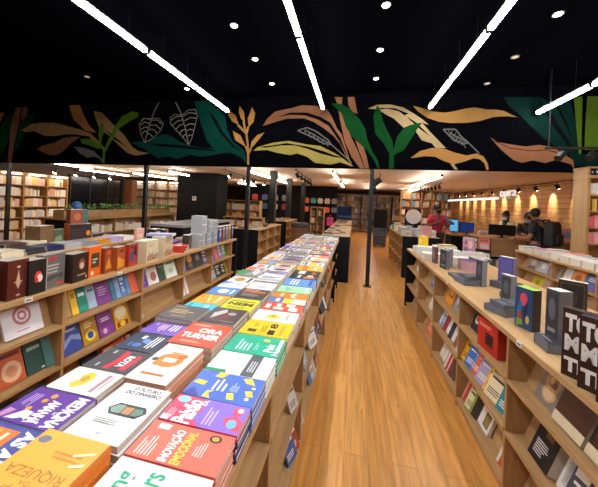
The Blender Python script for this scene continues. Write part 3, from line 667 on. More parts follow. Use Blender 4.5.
S('near bay', 2, [(1.114,1.258,.22,'#a9c0d0','pale blue paperback',bars('#39536b')), (1.271,1.427,.235,'#c4582a','rust orange book with a skin-toned picture',[('d',.55,.35,.35,.28,'#e0b08a'),('d',.55,.35,.2,.16,'#c98a60'),('r',.1,.75,.9,.85,'#7a2d18')]), (1.433,1.554,.225,'#2c4a40','dark green hardback',[('r',.15,.7,.8,.8,'#8fae98'),('r',.7,.05,.85,.1,'#d0d8d0')]),
    (1.557,1.572,.22,'#48766e','thin teal spine',(),True),(1.575,1.608,.235,'#e8731c','orange spine',(),True),(1.609,1.635,.23,'#f08a2c','bright orange spine',(),True)])
S('near bay', 3, [(1.243,1.395,.2,'#3c4a7a','blue paperback',bars('#dfe2ea')), (1.425,1.577,.2,'#7a8fb4','grey blue paperback',bars('#2b3550'))])
S('second bay', 1, [(1.662,1.71,.18,'#b08a5a','tan card book'),(1.716,1.769,.21,'#f0c02e','yellow paperback',[('r',.2,.6,.8,.8,'#b98a1a')]),(1.772,1.847,.212,'#27907c','teal paperback',[('r',.15,.6,.85,.72,'#d9efe9')]),(1.85,1.925,.212,'#a9c4d4','pale blue paperback',[('r',.15,.65,.85,.75,'#50748c')]),
    (1.928,2.068,.215,'#7f3f86','plum book with small lettering',[('l',.15,.35,.85,.75,4,'#c79acb')]),(2.071,2.116,.21,'#3f7f96','petrol blue paperback',bars('#d0e4ea')),(2.119,2.169,.21,'#86a9d4','light blue paperback',bars('#3a5a8c')),(2.172,2.235,.21,'#4f83c4','mid blue paperback',bars('#dbe6f4')),(2.238,2.295,.215,'#6f9cd0','blue grey paperback',bars('#1f3a66')),(2.298,2.336,.215,'#e4602c','orange red spine',(),True)])
S('second bay', 2, [(1.669,1.813,.235,'#3d4f94','indigo book with pale swirl',[('p',[(.0,.2),(.5,.45),(1,.3),(1,.5),(.5,.6),(0,.4)],'#8fa3d8'),('r',.2,.72,.8,.8,'#c6d0ec')]),(1.825,1.958,.23,'#b8862c','ochre book with a blue and yellow globe',[('d',.5,.3,.33,.2,'#f0d23a'),('d',.5,.3,.2,.12,'#2f4f9c'),('l',.2,.6,.8,.85,3,'#f0dba4')]),(1.97,2.115,.235,'#87458f','magenta purple book with white title',[('l',.2,.55,.8,.72,2,'#efdcf0'),('d',.35,.18,.14,.1,'#e0b0c4')]),
    (2.127,2.284,.225,'#e0a21f','amber book with a cream label',[('d',.5,.62,.4,.3,'#f0e2b4'),('r',.1,.05,.9,.25,'#8a2a1c'),('d',.5,.15,.2,.1,'#d8c23a')])])
S('second bay', 3, [(1.85,2.002,.21,'#262a3e','navy book with a pale moon',[('d',.5,.5,.25,.18,'#8d93a8')]),(2.032,2.165,.22,'#c8482a','brick red paperback',bars('#f0c8a8')),(2.171,2.208,.21,'#d86a3a','orange spine',(),True),(2.211,2.232,.21,'#d9cdb8','cream spine',(),True),(2.235,2.262,.21,'#b8543a','clay red spine',(),True),(2.265,2.299,.2,'#cfc0aa','sand spine',(),True)])
S('third bay', 1, [(2.372,2.509,.225,'#6d4596','purple book with small orange print',[('l',.2,.2,.8,.6,4,'#c98ac0')]),(2.515,2.671,.235,'#e8e2da','white book with a brown portrait',[('d',.55,.35,.28,.22,'#a9765a'),('r',.15,.78,.85,.86,'#8a4a3a')]),(2.682,2.784,.22,'#33503c','dark green paperback',[('r',.2,.7,.8,.78,'#9ab89c')]),(2.796,2.987,.235,'#e4ebdf','white book with a green title',[('r',.2,.68,.8,.78,'#5a9a6a'),('d',.5,.35,.2,.15,'#b9d4b4')])])
S('third bay', 2, [(2.398,2.416,.2,'#d9d6cf','thin white spine',(),True)])
S('third bay', 3, [(2.42,2.554,.2,'#7a4aa0','violet paperback',bars('#d9c4ea')),(2.566,2.675,.19,'#9a7ab8','lavender paperback',bars('#5a3a80'))])
S('fourth bay', 1, [(3.082,3.178,.21,'#7a5aa6','lilac purple paperback',bars('#e0d4ee')),(3.19,3.369,.25,'#2a2420','black book with an orange figure',[('d',.55,.6,.3,.22,'#e08a2a'),('d',.5,.25,.2,.15,'#7a5a3a')]),(3.381,3.56,.24,'#2f2a2c','dark book with grey portrait',[('d',.5,.55,.26,.2,'#8a7a78')]),(3.578,3.727,.22,'#6a5a74','mauve grey paperback',bars('#d0c8d8'))])
S('fourth bay', 2, [(3.104,3.128,.22,'#efeae2','white spine',(),True),(3.129,3.152,.22,'#e0a08a','salmon spine',(),True),(3.153,3.188,.22,'#f0ece4','ivory spine',(),True)])
S('fifth bay', 1, [(3.787,3.906,.22,'#3a62b0','royal blue paperback',bars('#d8e2f4')),(3.918,4.026,.22,'#d8603c','orange coral paperback',bars('#f4e2d4')),(4.038,4.157,.22,'#8a6ab0','violet grey paperback',bars('#e4daf0')),(4.169,4.312,.22,'#6a9a3c','moss green paperback',bars('#e6f0d4'))])
S('fifth bay', 2, [(3.828,3.978,.2,'#a4a6a8','grey paperback',bars('#4a4c50')),(3.991,4.153,.21,'#2f302e','charcoal paperback',bars('#b8b8b4')),(4.165,4.31,.2,'#3c3a2e','dark olive paperback',bars('#c8c0a0')),(4.322,4.431,.2,'#e8cc2a','yellow paperback',bars('#5a5014'))])

RU, RG = 'bare-topped unit', 'books on the shelves of the bare-topped unit'
S = lambda *a: shelf(RU, .905, -1, *a[:3], RG)
S('near bay', 1, [(1.513,1.665,.205,'#7d7266','clear-wrapped book with a sculpted figure',[('d',.5,.58,.32,.26,'#b98c58'),('d',.5,.3,.3,.2,'#c79c68'),('d',.5,.62,.2,.16,'#8d6238'),('d',.42,.62,.1,.08,'#c8a06c'),('d',.6,.55,.1,.08,'#6a4626'),('d',.5,.3,.2,.16,'#d3b083')]),
    (1.323,1.494,.22,'#4b2a1b','thick brown book with cream lower band',[('r',0,0,1,.2,'#d8c6a2'),('d',.7,.75,.1,.06,'#7a5232')],False,.05),(1.146,1.31,.22,'#452616','second thick brown book with cream lower band',[('r',0,0,1,.2,'#d8c6a2'),('r',0,.24,.08,1,'#24140d')],False,.05),(1.07,1.139,.2,'#6a4a32','brown spine',(),True)])
S('near bay', 2, [(1.507,1.652,.2,'#17181b','black hardback with white print',[('l',.15,.15,.75,.5,6,'#c9c9cb'),('r',.4,.62,.75,.74,'#7a5a3c')],False,.05),(1.374,1.488,.2,'#d8d3c8','off-white book with a grey engraving',[('r',.12,.15,.88,.8,'#b8b4ab'),('l',.2,.25,.8,.7,9,'#7f7c78')]),(1.311,1.371,.2,'#4a4c58','slate grey spine',(),True),(1.141,1.299,.2,'#a37f62','tan patterned paperback',[('l',.1,.1,.9,.9,9,'#8a674c')])])
S('near bay', 3, [(1.535,1.692,.21,'#b08a6a','fawn paperback with woven pattern',[('l',.08,.08,.92,.92,10,'#94704f')]),(1.365,1.516,.21,'#a47e5e','tan brown paperback with fine lines',[('l',.1,.1,.9,.9,8,'#86613f')])])
S('second bay', 1, [(2.336,2.475,.19,'#2b2a2c','black book with a white roundel',[('d',.45,.5,.25,.2,'#d8d4cc'),('d',.45,.5,.12,.1,'#2b2a2c')])])
S('second bay', 2, [(2.464,2.512,.235,'#efb21c','golden yellow spine',(),True),(2.427,2.461,.235,'#7a4a2a','brown spine',(),True),(2.364,2.423,.235,'#3f6ab4','blue spine',(),True),(2.326,2.36,.235,'#5a86c8','light blue spine',(),True),(2.288,2.323,.235,'#e0612c','orange spine',(),True),(2.263,2.285,.235,'#37343c','black spine',(),True),(2.228,2.26,.235,'#c8372c','red spine',(),True),
    (2.156,2.225,.24,'#a39ab8','lilac grey spine',(),True),(2.127,2.152,.235,'#d8cfc4','stone spine',(),True),(2.08,2.124,.235,'#f0b62a','amber spine',(),True),(1.998,2.077,.235,'#ecdcb2','cream spine',(),True),(1.97,1.995,.235,'#d8a08c','rose spine',(),True),(1.938,1.967,.235,'#b4c4d4','ice blue spine',(),True),(1.885,1.935,.235,'#2f8a96','teal spine',(),True),(1.853,1.882,.23,'#d8c8a4','sand spine',(),True)])
S('second bay', 3, [(2.478,2.506,.21,'#d89a8a','pink spine',(),True),(2.44,2.474,.21,'#b8483c','red brown spine',(),True),(2.408,2.437,.21,'#5a6a7c','slate spine',(),True),(2.358,2.405,.22,'#d0d6a2','pale lime spine',(),True),(2.327,2.355,.21,'#8a9a3a','olive green spine',(),True),(2.295,2.324,.21,'#2e2b28','black spine',(),True),(2.132,2.283,.23,'#dcdad6','white catalogue with a dark square photo',[('r',.4,.1,.85,.5,'#6a5a34'),('r',.45,.15,.8,.45,'#8f7c46')]),(1.918,1.943,.16,'#d8d2c4','white spine',(),True),(1.887,1.915,.16,'#d8602a','orange spine',(),True)])
S('third bay', 1, [(2.918,3.121,.23,'#e58a1e','orange book with a brown square',[('r',.25,.3,.75,.7,'#9a5a1c'),('r',.32,.38,.68,.62,'#e8b24a')]),(2.741,2.893,.2,'#8c8a88','grey book with pale figures',[('d',.4,.5,.2,.2,'#cfcac4'),('d',.7,.35,.12,.12,'#4a4846')]),(2.62,2.715,.17,'#b0a898','stone paperback',bars('#5a5248'))])
S('third bay', 2, [(3.225,3.275,.22,'#dfe4ea','pale grey paperback',bars('#8a94a0')),(3.082,3.221,.235,'#7aa2d0','light blue paperback',bars('#eef2f8')),(3.054,3.079,.235,'#a83c3c','dark red spine',(),True),(2.918,3.05,.24,'#e9e6e1','white paperback with grey print',[('l',.2,.3,.8,.7,4,'#b9b6b4')]),(2.893,2.915,.24,'#3c3a40','black spine',(),True),(2.761,2.89,.24,'#e4e0da','ivory paperback with pale print',[('l',.2,.4,.8,.6,3,'#c3bdb4')]),(2.735,2.757,.23,'#8a5a4a','cocoa spine',(),True),(2.622,2.732,.235,'#ece8e2','clean white paperback',[('r',.2,.7,.8,.76,'#a9a39c')]),(2.54,2.619,.2,'#cfc8bc','grey white spine',(),True)])
S('third bay', 3, [(3.112,3.213,.21,'#d8ccb8','sand paperback',bars('#7a6a54')),(2.987,3.106,.22,'#ece9e4','white paperback',bars('#8a8684')),(2.955,2.983,.2,'#b8a79a','mushroom spine',(),True),(2.917,2.952,.21,'#e9dcd4','pale pink spine',(),True),(2.88,2.914,.21,'#c23a30','red spine',(),True),(2.845,2.877,.21,'#d9d4cc','stone spine',(),True),(2.804,2.842,.21,'#a83228','deep red spine',(),True),(2.76,2.801,.21,'#54443a','brown spine',(),True),(2.666,2.754,.2,'#e6e2da','chalk white paperback',bars('#9a948c')),(2.547,2.66,.2,'#cbb9a4','beige paperback',bars('#6a5a48'))])
S('fourth bay', 1, [(3.475,3.678,.22,'#3e63ae','blue paperback',bars('#d4def0')),(3.298,3.45,.2,'#5a74a8','steel blue paperback',bars('#e2e8f2'))])
S('fourth bay', 2, [(3.586,3.744,.19,'#dcd4c2','cream paperback',bars('#7a6c54')),(3.397,3.536,.18,'#c8b48a','tan paperback',bars('#6a5a34'))])
S('fourth bay', 3, [(3.546,3.797,.2,'#dc6a26','orange paperback',bars('#f4d8b8')),(3.326,3.489,.19,'#cfc3b0','stone paperback',bars('#6f6456'))])
S('fifth bay', 1, [(4.235,4.457,.19,'#dfe3e6','white paperback',bars('#7a868e'))])
S('fifth bay', 2, [(4.185,4.418,.19,'#d6d8da','silver white paperback',bars('#82868a'))])
S('fifth bay', 3, [(4.143,4.363,.19,'#aebdc8','grey blue paperback',bars('#4a5a66'))])

TU, TG = 'middle table', 'books on the aisle side of the middle table'
S = lambda *a: shelf(TU, -.29, 1, *a[:3], TG)
S('aisle-side second bay', 3, [(1.607,1.651,.21,'#3b5f9e','blue spine',(),True),(1.654,1.706,.22,'#a8482c','rust spine',(),True),(1.713,1.737,.21,'#d87a3c','orange spine',(),True),(1.88,1.917,.2,'#cfc8ba','white spine',(),True)])
S('aisle-side second bay', 2, [(1.605,1.642,.2,'#c8c4bc','pale spine',(),True),(2.001,2.125,.2,'#8a9aa8','grey blue paperback',bars('#dfe4e8'))])
S('aisle-side third bay', 2, [(2.341,2.403,.22,'#e6e2da','white spine',(),True),(2.409,2.471,.22,'#6a7078','slate spine',(),True),(2.484,2.527,.22,'#d88a2c','orange spine',(),True),(2.533,2.583,.22,'#4a3a34','brown spine',(),True),(2.62,2.682,.22,'#2f4a6e','navy spine',(),True),(2.694,2.744,.22,'#b8433a','red spine',(),True)])
S('aisle-side third bay', 3, [(2.35,2.37,.2,'#3f6ea8','cobalt spine',(),True),(2.44,2.49,.2,'#d8cfc0','ivory spine',(),True),(2.6,2.66,.2,'#c8642c','copper spine',(),True),(2.375,2.437,.2,'#b0a898','grey spine',(),True),(2.499,2.623,.2,'#7a4a6a','plum paperback',bars('#e0d0dc'))])
S('aisle-side fourth bay', 1, [(3.109,3.233,.22,'#56646a','grey green paperback',bars('#c8d2d4')),(3.294,3.418,.22,'#8fa0a8','silver blue paperback',bars('#3a464c'))])
S('aisle-side fourth bay', 2, [(3.115,3.165,.21,'#3c4a5a','slate blue spine',(),True),(3.177,3.239,.21,'#e0dcd4','white spine',(),True),(3.301,3.425,.2,'#b8b0a0','stone paperback',bars('#6a6458'))])
S('aisle-side fifth bay', 1, [(3.82,3.975,.22,'#e0521f','orange red paperback',bars('#f4d4c0')),(4.036,4.16,.2,'#4a4a50','charcoal paperback',bars('#b0b0b4'))])

CU, CG = 'counter-side unit', 'books on the short unit by the counter'
S = lambda *a: shelf(CU, 2.93, -1, *a[:3], CG)
S('far bay', 1, [(5.234,5.464,.22,'#9a8a86','grey brown paperback with a portrait',[('d',.5,.55,.28,.22,'#d0b8a8'),('r',.1,.1,.9,.2,'#3a3230')]),(4.971,5.201,.22,'#a8a8b0','silver paperback with a pale figure',[('d',.5,.5,.25,.22,'#dcd8d8'),('r',.15,.8,.85,.88,'#3c4454')]),(4.721,4.938,.21,'#77808c','blue grey paperback',bars('#d4d8de'))])
S('far bay', 2, [(5.095,5.354,.22,'#d8cb24','bright yellow paperback',[('d',.5,.5,.2,.2,'#a49a1a')]),(4.868,5.082,.22,'#c8a88a','tan paperback with a pink figure',[('d',.5,.45,.25,.22,'#d98f80')]),(4.655,4.836,.21,'#b07a5a','clay paperback',bars('#ead8c8'))])
S('middle bay', 1, [(4.511,4.642,.22,'#d8d4cc','white paperback',bars('#8a8a90')),(4.301,4.498,.23,'#e3892a','orange paperback with a brown motif',[('d',.5,.45,.26,.2,'#a8561a')]),(4.064,4.274,.22,'#3e4c92','indigo paperback with white title',[('l',.15,.5,.85,.8,3,'#d4d8ec')]),(3.933,4.051,.22,'#f0b02a','golden paperback',bars('#7a5414'))])
S('middle bay', 2, [(4.318,4.545,.22,'#7a6a5a','brown grey paperback',bars('#cfc4b8')),(3.878,4.072,.21,'#e48a1e','vivid orange paperback',bars('#f8dcb0'))])
S('near bay', 1, [(3.657,3.854,.22,'#c85a34','rust paperback',bars('#f0d8c8')),(3.46,3.644,.22,'#b8b0a8','stone paperback',bars('#5a544e'))])
# ------------------------------------------------------------------ standing boxed books
def stand(cx, cy, z, ang, w, h, t, cov, label, grp, items=(), spine=None, pages='#d9d0bf', sitems=(), lie=False, cat='boxed book'):
    """upright book; ang: direction its cover faces (degrees, 0 = +X, 90 = +Y)"""
    if lie and pages == '#d9d0bf' and cx > 0: pages = '#66686e'
    a = math.radians(ang); nv = Vector((math.cos(a), math.sin(a), 0)); rv = Vector((-math.sin(a), math.cos(a), 0))
    if lie: M = frame(Vector((cx, cy, z+.0008)) - rv*w/2 + nv*h/2, rv, -nv, Z_)
    else: M = frame(Vector((cx, cy, z+.0008)) - rv*w/2 - nv*t/2, rv, Z_, nv)
    book(M, w, h, t, cov, label, grp, vis=w*h*1.3, items=items, spine=spine, pages=pages, sitems=sitems, cat=cat, box=not lie, fore=spine or cov)
ZT = TOP
G = 'boxed books along the top of the far-aisle unit'
X0 = -2.13
row = [
 (1.19,0.1,0.234,0.08,'#4a5450',0,'grey green boxed book at the near end of the row',[('r',.1,.2,.9,.4,'#9aa8a4')]),
 (1.318,0.118,0.248,0.112,'#5c2519',6,'dark red boxed book with a gold ornament',[('p',[(.5,.25),(.62,.4),(.5,.75),(.38,.4)],'#c9a88a'),('d',.5,.82,.1,.03,'#c9a88a'),('d',.5,.1,.1,.03,'#c9a88a'),('r',.3,.42,.7,.45,'#c9a88a')]),
 (1.425,0.112,0.229,0.128,'#26211f',4,'black boxed book with a red and white figure',[('d',.5,.52,.2,.14,'#d9443a'),('d',.58,.45,.16,.12,'#ecd4cc'),('d',.4,.4,.1,.08,'#c23028'),('r',.94,0,1,1,'#a9a49c')]),
 (1.55,0.155,0.243,0.064,'#6f6c68',8,'grey boxed book with red heading',[('r',.2,.82,.6,.92,'#c03a30'),('l',.15,.45,.8,.75,3,'#b9b6b0'),('p',[(.1,.2),(.6,.3),(.9,.25),(.9,.4),(.1,.36)],'#4c4a48'),('r',.6,.06,.95,.14,'#c8472c')]),
 (1.72,0.15,0.22,0.104,'#33231d',10,'dark brown boxed book with a skull design',[('d',.55,.6,.22,.2,'#8a4a38'),('d',.55,.55,.13,.12,'#d3b6a0'),('r',.3,.2,.8,.26,'#a98a74'),('d',.85,.12,.06,.06,'#c98a34')]),
 (1.862,0.125,0.248,0.056,'#ec6a18',8,'bright orange boxed book with a dark panel',[('r',.2,.3,.85,.78,'#44402c'),('l',.3,.45,.75,.65,2,'#d8d4c4'),('d',.3,.12,.12,.08,'#f4d8c0')]),
 (1.985,0.1,0.22,0.064,'#9c4526',12,'brown boxed book showing an orange pyramid',[('p',[(.1,.15),(.9,.15),(.5,.65)],'#e8952e'),('d',.5,.8,.25,.1,'#c96a34')]),
 (2.105,0.125,0.21,0.08,'#b05a28',16,'orange brown boxed book next to the red and blue one',[('p',[(.05,.1),(.95,.1),(.95,.35),(.05,.6)],'#ec9c34'),('r',.2,.75,.8,.88,'#7a2f1c')]),
 (2.268,0.14,0.215,0.048,'#b23a28',10,'red boxed book with blue and black shapes',[('p',[(.1,.3),(.4,.2),(.5,.6),(.25,.75)],'#2f4f94'),('p',[(.5,.5),(.85,.4),(.8,.85),(.55,.9)],'#241f24'),('d',.7,.2,.12,.08,'#2f5fa8'),('d',.3,.85,.1,.06,'#241f24')]),
]
for cy, w, h, t, c, a, l, it in row:
    stand(X0-.0, cy, ZT, a, w, h, t, c, l+' on the far-aisle unit', G, it, pages='#a0978a')
cream = [('p',[(.05,.05),(.95,.05),(.95,.35),(.6,.28),(.4,.4),(.05,.3)],'#b08a6c'),('r',.15,.3,.22,.55,'#b99a7c'),('r',.5,.28,.57,.5,'#a98668'),('r',.75,.3,.8,.6,'#b99a7c'),('l',.2,.72,.8,.86,2,'#c9a890'),('d',.6,.12,.1,.06,'#b8543c')]
stand(-2.15, 2.49, ZT, 8, 0.205, 0.22, 0.136, '#dfd2ad', 'wide cream boxed set with a castle picture, nearer of two', G, cream)
stand(-2.15, 2.735, ZT, 14, 0.23, 0.238, 0.136, '#d8cba8', 'wide cream boxed set with a castle picture, under the lilac book', G, cream)
stand(-2.17, 2.735, ZT+.2392, 20, 0.141, 0.281, 0.025, '#a9acd0', 'lilac book lying on top of the cream boxed set', G, [('r',.1,.3,.9,.5,'#c8cae4')], lie=True)
stand(-2.42, 2.68, ZT+.0, 10, 0.154, 0.309, 0.025, '#e3a995', 'salmon pink book standing behind the cream boxed sets', G, [('r',.2,.6,.8,.8,'#f0cfc0')])
for k in range(3):
    stand(-2.19+.008*k, 3.05-.006*k, ZT+.0275*k, 10+8*k, .14, .25, .026, '#cf3b36', f'{("lowest","middle","topmost")[k]} of three red books lying beside the cream boxed sets', G, [('r',.15,.3,.85,.5,'#f0b8a8')], lie=True, spine='#d8483c')
stand(-2.45, 2.95, ZT, 8, 0.141, 0.281, 0.102, '#302428', 'black boxed book with a red spread behind the red pile', G, [('d',.5,.5,.32,.25,'#a83a30'),('r',.2,.82,.8,.9,'#c9a08a')])
stand(-2.45, 3.11, ZT, 12, 0.115, 0.262, 0.085, '#2b2c33', 'black boxed book with an orange edge, second behind the red pile', G, [('r',.75,0,1,1,'#c8522c')])
stand(-2.2, 3.27, ZT, 14, 0.102, 0.187, 0.085, '#3a3634', 'small dark boxed book beside the silver boxes', G, [('l',.2,.3,.8,.7,3,'#8a8480')])
sil = lambda k: [('l',.1,.15,.9,.85,7,'#8d9096'),('r',.0,.47,1,.53,'#e2e4e8')]
for k, (yy, zz, hh, l) in enumerate([(3.46,0,.187,'lower near silver boxed set'),(3.645,0,.187,'lower middle silver boxed set'),(3.83,0,.187,'lower far silver boxed set'),(3.50,.1886,.25,'tall silver boxed set standing on the others'),(3.68,.1886,.18,'upper middle silver boxed set'),(3.85,.1886,.16,'upper far silver boxed set')]):
    stand(-2.17, yy, ZT+zz, 6+3*(k%3), .155, hh, .16, '#b2b5ba', l+' near the black end panel', G, sil(k))
for k, (yy, c, l) in enumerate([(4.00,'#3d5f8e','blue boxed book with pale figures'),(4.115,'#a84a4c','red and grey boxed comic'),(4.225,'#4a7f8c','teal boxed comic'),(4.335,'#c08a4a','tan boxed comic'),(4.435,'#2f3f5c','navy boxed comic next to the end panel')]):
    stand(-2.16, yy, ZT, 5+2*k, .098, .24, .12, c, l+' beyond the silver boxes', G, [('d',.5,.5,.3,.22,['#d8d0c4','#8f9aa8','#d88a5a','#3a5a7a','#b8c0cc'][k]),('r',.1,.78,.9,.9,'#e4e0d8')])
# flat books behind the boxed row
rr = random.Random(5)
G2 = 'flat books behind the boxed row'
fl = ['lilac','blue','charcoal','lilac','grey','navy','brown','silver','black','purple','white','brown','grey','ochre','charcoal','blue']
k = 0
for i in range(15):
    yy = 1.2+i*.19
    if yy > 4.1: break
    for j, xx in enumerate((-2.42, -2.69)):
        if xx == -2.42 and yy > 2.2: continue
        n = 1+(i+j) % 2
        for q in range(n):
            c = fl[(i*2+j) % 16]; it, acc = generic(c, rr)
            tp = q == n-1
            book(frame(Vector((xx+.12+rr.uniform(-.006,.006), yy+.18+rr.uniform(-.004,.004), ZT+.0008+q*.0185)), -X_, -Y_, Z_), .24, .18, .018, PAL[c],
                 (f'{c} book with {acc} motif topping' if tp else f'{ORD[n-1-q]} copy down in') + f' {ORD[i]} flat pile, {("front","rear")[j]} row behind boxed books', G2, vis=.02 if tp else .004, items=it if tp else ())
G3 = 'books piled on the island behind the boxed row'
cl = ['brown','cream','ochre','grey','charcoal','lilac','black','navy','white','brown','silver','maroon','cream','grey']
for i in range(13):
    yy = 1.0+i*.205
    for j in range(3):
        xx = -3.4-j*.285; n = 2+(i*2+j) % 2; c = cl[(i*3+j*5) % 14]
        if j == 1 and 8 <= i: continue
        for q in range(n):
            it, acc = generic(c, rr); tp = q == n-1
            book(frame(Vector((xx+rr.uniform(-.01,.01), yy+.185+rr.uniform(-.006,.006), ZT+.0008+q*.0305)), -X_, -Y_, Z_), .26, .185, .03, PAL[c],
                 (f'{c} book with {acc} motif on' if tp else f'{ORD[n-1-q]} copy down in') + f' the {ORD[i]} pile, {("front","middle","rear")[j]} row of the oak island', G3, vis=.018 if tp else .003, items=it if tp else ())
G4 = 'boxes standing on the oak island'
stand(-3.82, 2.64, ZT, 15, 0.2, 0.262, 0.17, '#6d4e2e', 'plain brown wooden box on the oak island', G4, [('r',.08,.1,.92,.9,'#7a5834')])
stand(-3.82, 2.84, ZT, 10, 0.15, 0.2, 0.043, '#4c5a44', 'moss green book leaning on the oak island', G4, [('p',[(.1,.1),(.9,.3),(.7,.6),(.2,.5)],'#8a9a6a')])
stand(-3.82, 3.11, ZT, -20, 0.25, 0.255, 0.2, '#2c2022', 'large dark boxed set with an orange emblem on its side', G4, [('l',.1,.2,.9,.8,4,'#4a3436'),('d',.85,.5,.1,.15,'#e4842c')], spine='#d86a24')
stand(-3.82, 3.09, ZT+.2562, -18, 0.2, 0.2, 0.136, '#8c4a34', 'rust brown boxed book on top of the large dark set', G4, [('d',.4,.5,.2,.25,'#b86a48'),('r',.72,0,1,1,'#39696c')])

# ------------------------------------------------------------------ on the bare-topped unit
G = 'boxed books on the bare oak top'
def totem(cx, cy, l, n):
    it = [('t','TOT',.06,.66,.88,.93,'#e8e4de',.05),('t','MIM',.06,.38,.88,.62,'#e8e4de',.05),('r',0,.335,1,.355,'#1c100c'),('t','TET',.06,.08,.88,.29,'#e8e4de',.05)]
    stand(cx, cy, ZT, 216, .14, .288, .04, '#3a2018', l, G, it, pages='#2e1c16', spine='#2e1a14')
totem(.962, 1.34, 'furthest brown book with huge white lettering, nearest the dark boxed set', 0)
totem(.962, 1.252, 'second brown book with huge white lettering, overlapping the first', 1)
totem(.962, 1.166, 'third brown book with huge white lettering, nearest the camera', 2)
totem(.962, 1.08, 'fourth brown book with huge white lettering, cut by the frame edge', 3)
dk = [('r',.08,.06,.92,.94,'#33343a'),('d',.5,.6,.28,.22,'#5a5c64'),('r',.2,.14,.8,.22,'#8a8c94')]
stand(1.04, 1.615, ZT, 175, 0.12, 0.15, 0.05, '#3c3d44', 'dark glossy boxed set lying flat below the standing one', G, dk, lie=True, spine='#55575e')
stand(1.045, 1.63, ZT+.0508, 192, 0.07, 0.25, 0.068, '#44464d', 'dark glossy boxed set standing on a flat one', G, dk, spine='#5f6168')
stand(1.44, 2.13, ZT, 230, 0.135, 0.25, 0.043, '#2b2320', 'black book with a gold frame behind the dark boxed set', G, [('r',.06,.05,.94,.95,'#4a3a2c'),('r',.12,.1,.88,.9,'#1f1a1a'),('d',.5,.55,.2,.18,'#3a3230')])
stand(1.035, 1.86, ZT, 200, 0.105, 0.24, 0.06, '#26466e', 'colourful comic boxed set with a lime top edge', G, [('d',.5,.72,.22,.16,'#d8455a'),('p',[(.25,.1),(.45,.62),(.3,.7),(.1,.4)],'#2f6f9c'),('p',[(.55,.1),(.8,.6),(.7,.7),(.5,.5)],'#1c2c4c'),('p',[(.1,.02),(.5,.1),(.4,.25),(.1,.2)],'#6a9a3a'),('d',.3,.3,.1,.12,'#b8342c'),('d',.75,.25,.1,.1,'#c9b23a')], pages='#9fce4a', spine='#18181c')
stand(1.04, 2.10, ZT, 205, 0.154, 0.196, 0.045, '#5f666e', 'slate boxed book lying flat beside the comic set', G, dk, lie=True)
stand(1.06, 2.09, ZT+.0458, 190, 0.128, 0.185, 0.03, '#6b7480', 'thin slate boxed book on the flat one beside the comic set', G, dk, lie=True)
stand(1.13, 2.26, ZT, 195, 0.09, 0.225, 0.04, '#63666c', 'grey boxed book standing behind the comic set', G, dk, spine='#7d8086')
stand(1.3, 2.45, ZT, 200, 0.154, 0.196, 0.04, '#6e6d74', 'charcoal boxed book lying near the purple set', G, dk, lie=True)
stand(1.37, 2.78, ZT, 205, 0.154, 0.196, 0.055, '#625e72', 'dark violet boxed book lying under the purple set', G, dk, lie=True)
stand(1.37, 2.77, ZT+.0558, 212, 0.125, 0.225, 0.051, '#4d4a86', 'purple boxed set standing on the dark violet one', G, [('r',.08,.08,.92,.92,'#5c5898'),('l',.2,.2,.8,.4,3,'#8c88c0')], spine='#74728c')
stand(1.16, 2.765, ZT, 200, 0.07, 0.24, 0.051, '#5a5c62', 'narrow grey boxed book standing mid-way along the bare top', G, dk, spine='#808288')
stand(1.077, 2.812, ZT, 190, 0.166, 0.185, 0.045, '#6c7077', 'flat grey boxed book below the narrow standing one', G, dk, lie=True)
stand(1.087, 3.019, ZT, 182, 0.192, 0.185, 0.03, '#686c74', 'thin flat grey boxed book beside the purple striped pile', G, dk, lie=True)
stand(1.108, 2.825, ZT+.0458, 196, 0.128, 0.154, 0.03, '#4f4a72', 'small violet boxed book on the flat grey one', G, dk, lie=True)
for q in range(2):
    stand(1.335, 3.42, ZT+.0608*q, 188+6*q, .19, .205, .06, '#5e4478', f'{("lower","upper")[q]} purple boxed set in a pink-edged pair lying flat', G, [('r',.1,.1,.9,.9,'#6c5088')], lie=True, pages='#c9a0a8', spine='#553a70')
stand(1.404, 3.393, ZT+.1216, 190, 0.141, 0.175, 0.035, '#c8b8b8', 'pale pink book on the purple boxed pair', G, [('r',.2,.3,.8,.5,'#8a6a8a')], lie=True)
stand(1.046, 3.408, ZT, 195, 0.128, 0.221, 0.043, '#3f3f46', 'dark boxed book with grey sides beside the purple pair', G, dk, spine='#6c6c72')
stand(1.119, 3.538, ZT, 200, 0.109, 0.216, 0.043, '#54525a', 'dark boxed book standing second beside the purple pair', G, dk, spine='#75747a')
stand(1.025, 3.723, ZT, 185, 0.109, 0.206, 0.034, '#6a4a4c', 'wine brown boxed book standing before the white piles', G, [('d',.5,.5,.3,.3,'#8f7274'),('r',.1,.1,.9,.2,'#3a2a2c')])
stand(1.682, 4.441, ZT, 215, 0.166, 0.278, 0.043, '#b48a94', 'dusty pink patterned boxed book at the rear of the bare top', G, [('d',.3,.3,.2,.2,'#7a5a68'),('d',.7,.65,.2,.2,'#d8b4bc'),('d',.3,.75,.12,.12,'#8a4a58')])
G = 'white books piled at the far end of the bare oak top'
rr = random.Random(3)
for k, (xx, yy, n) in enumerate([(1.03,3.93,3),(1.03,4.12,2),(1.03,4.31,4),(1.03,4.5,3),(1.31,3.74,3),(1.31,3.93,4),(1.31,4.12,4),(1.31,4.31,5),(1.31,4.5,4),(1.58,4.05,4)]):
    for q in range(n):
        c = ['white','silver','white','cream'][k % 4]; it, acc = generic(c, rr); tp = q == n-1
        book(frame(Vector((xx-.1+rr.uniform(-.008,.008), yy+.085, ZT+.0008+q*.0305)), -Y_, X_, Z_), .17, .24, .03, PAL[c],
             (f'{c} book with {acc} motif topping' if tp else f'{ORD[n-1-q]} copy down in') + f' the {ORD[k]} white pile at the far end of the bare top', G, vis=.015 if tp else .004, items=it if tp else ())
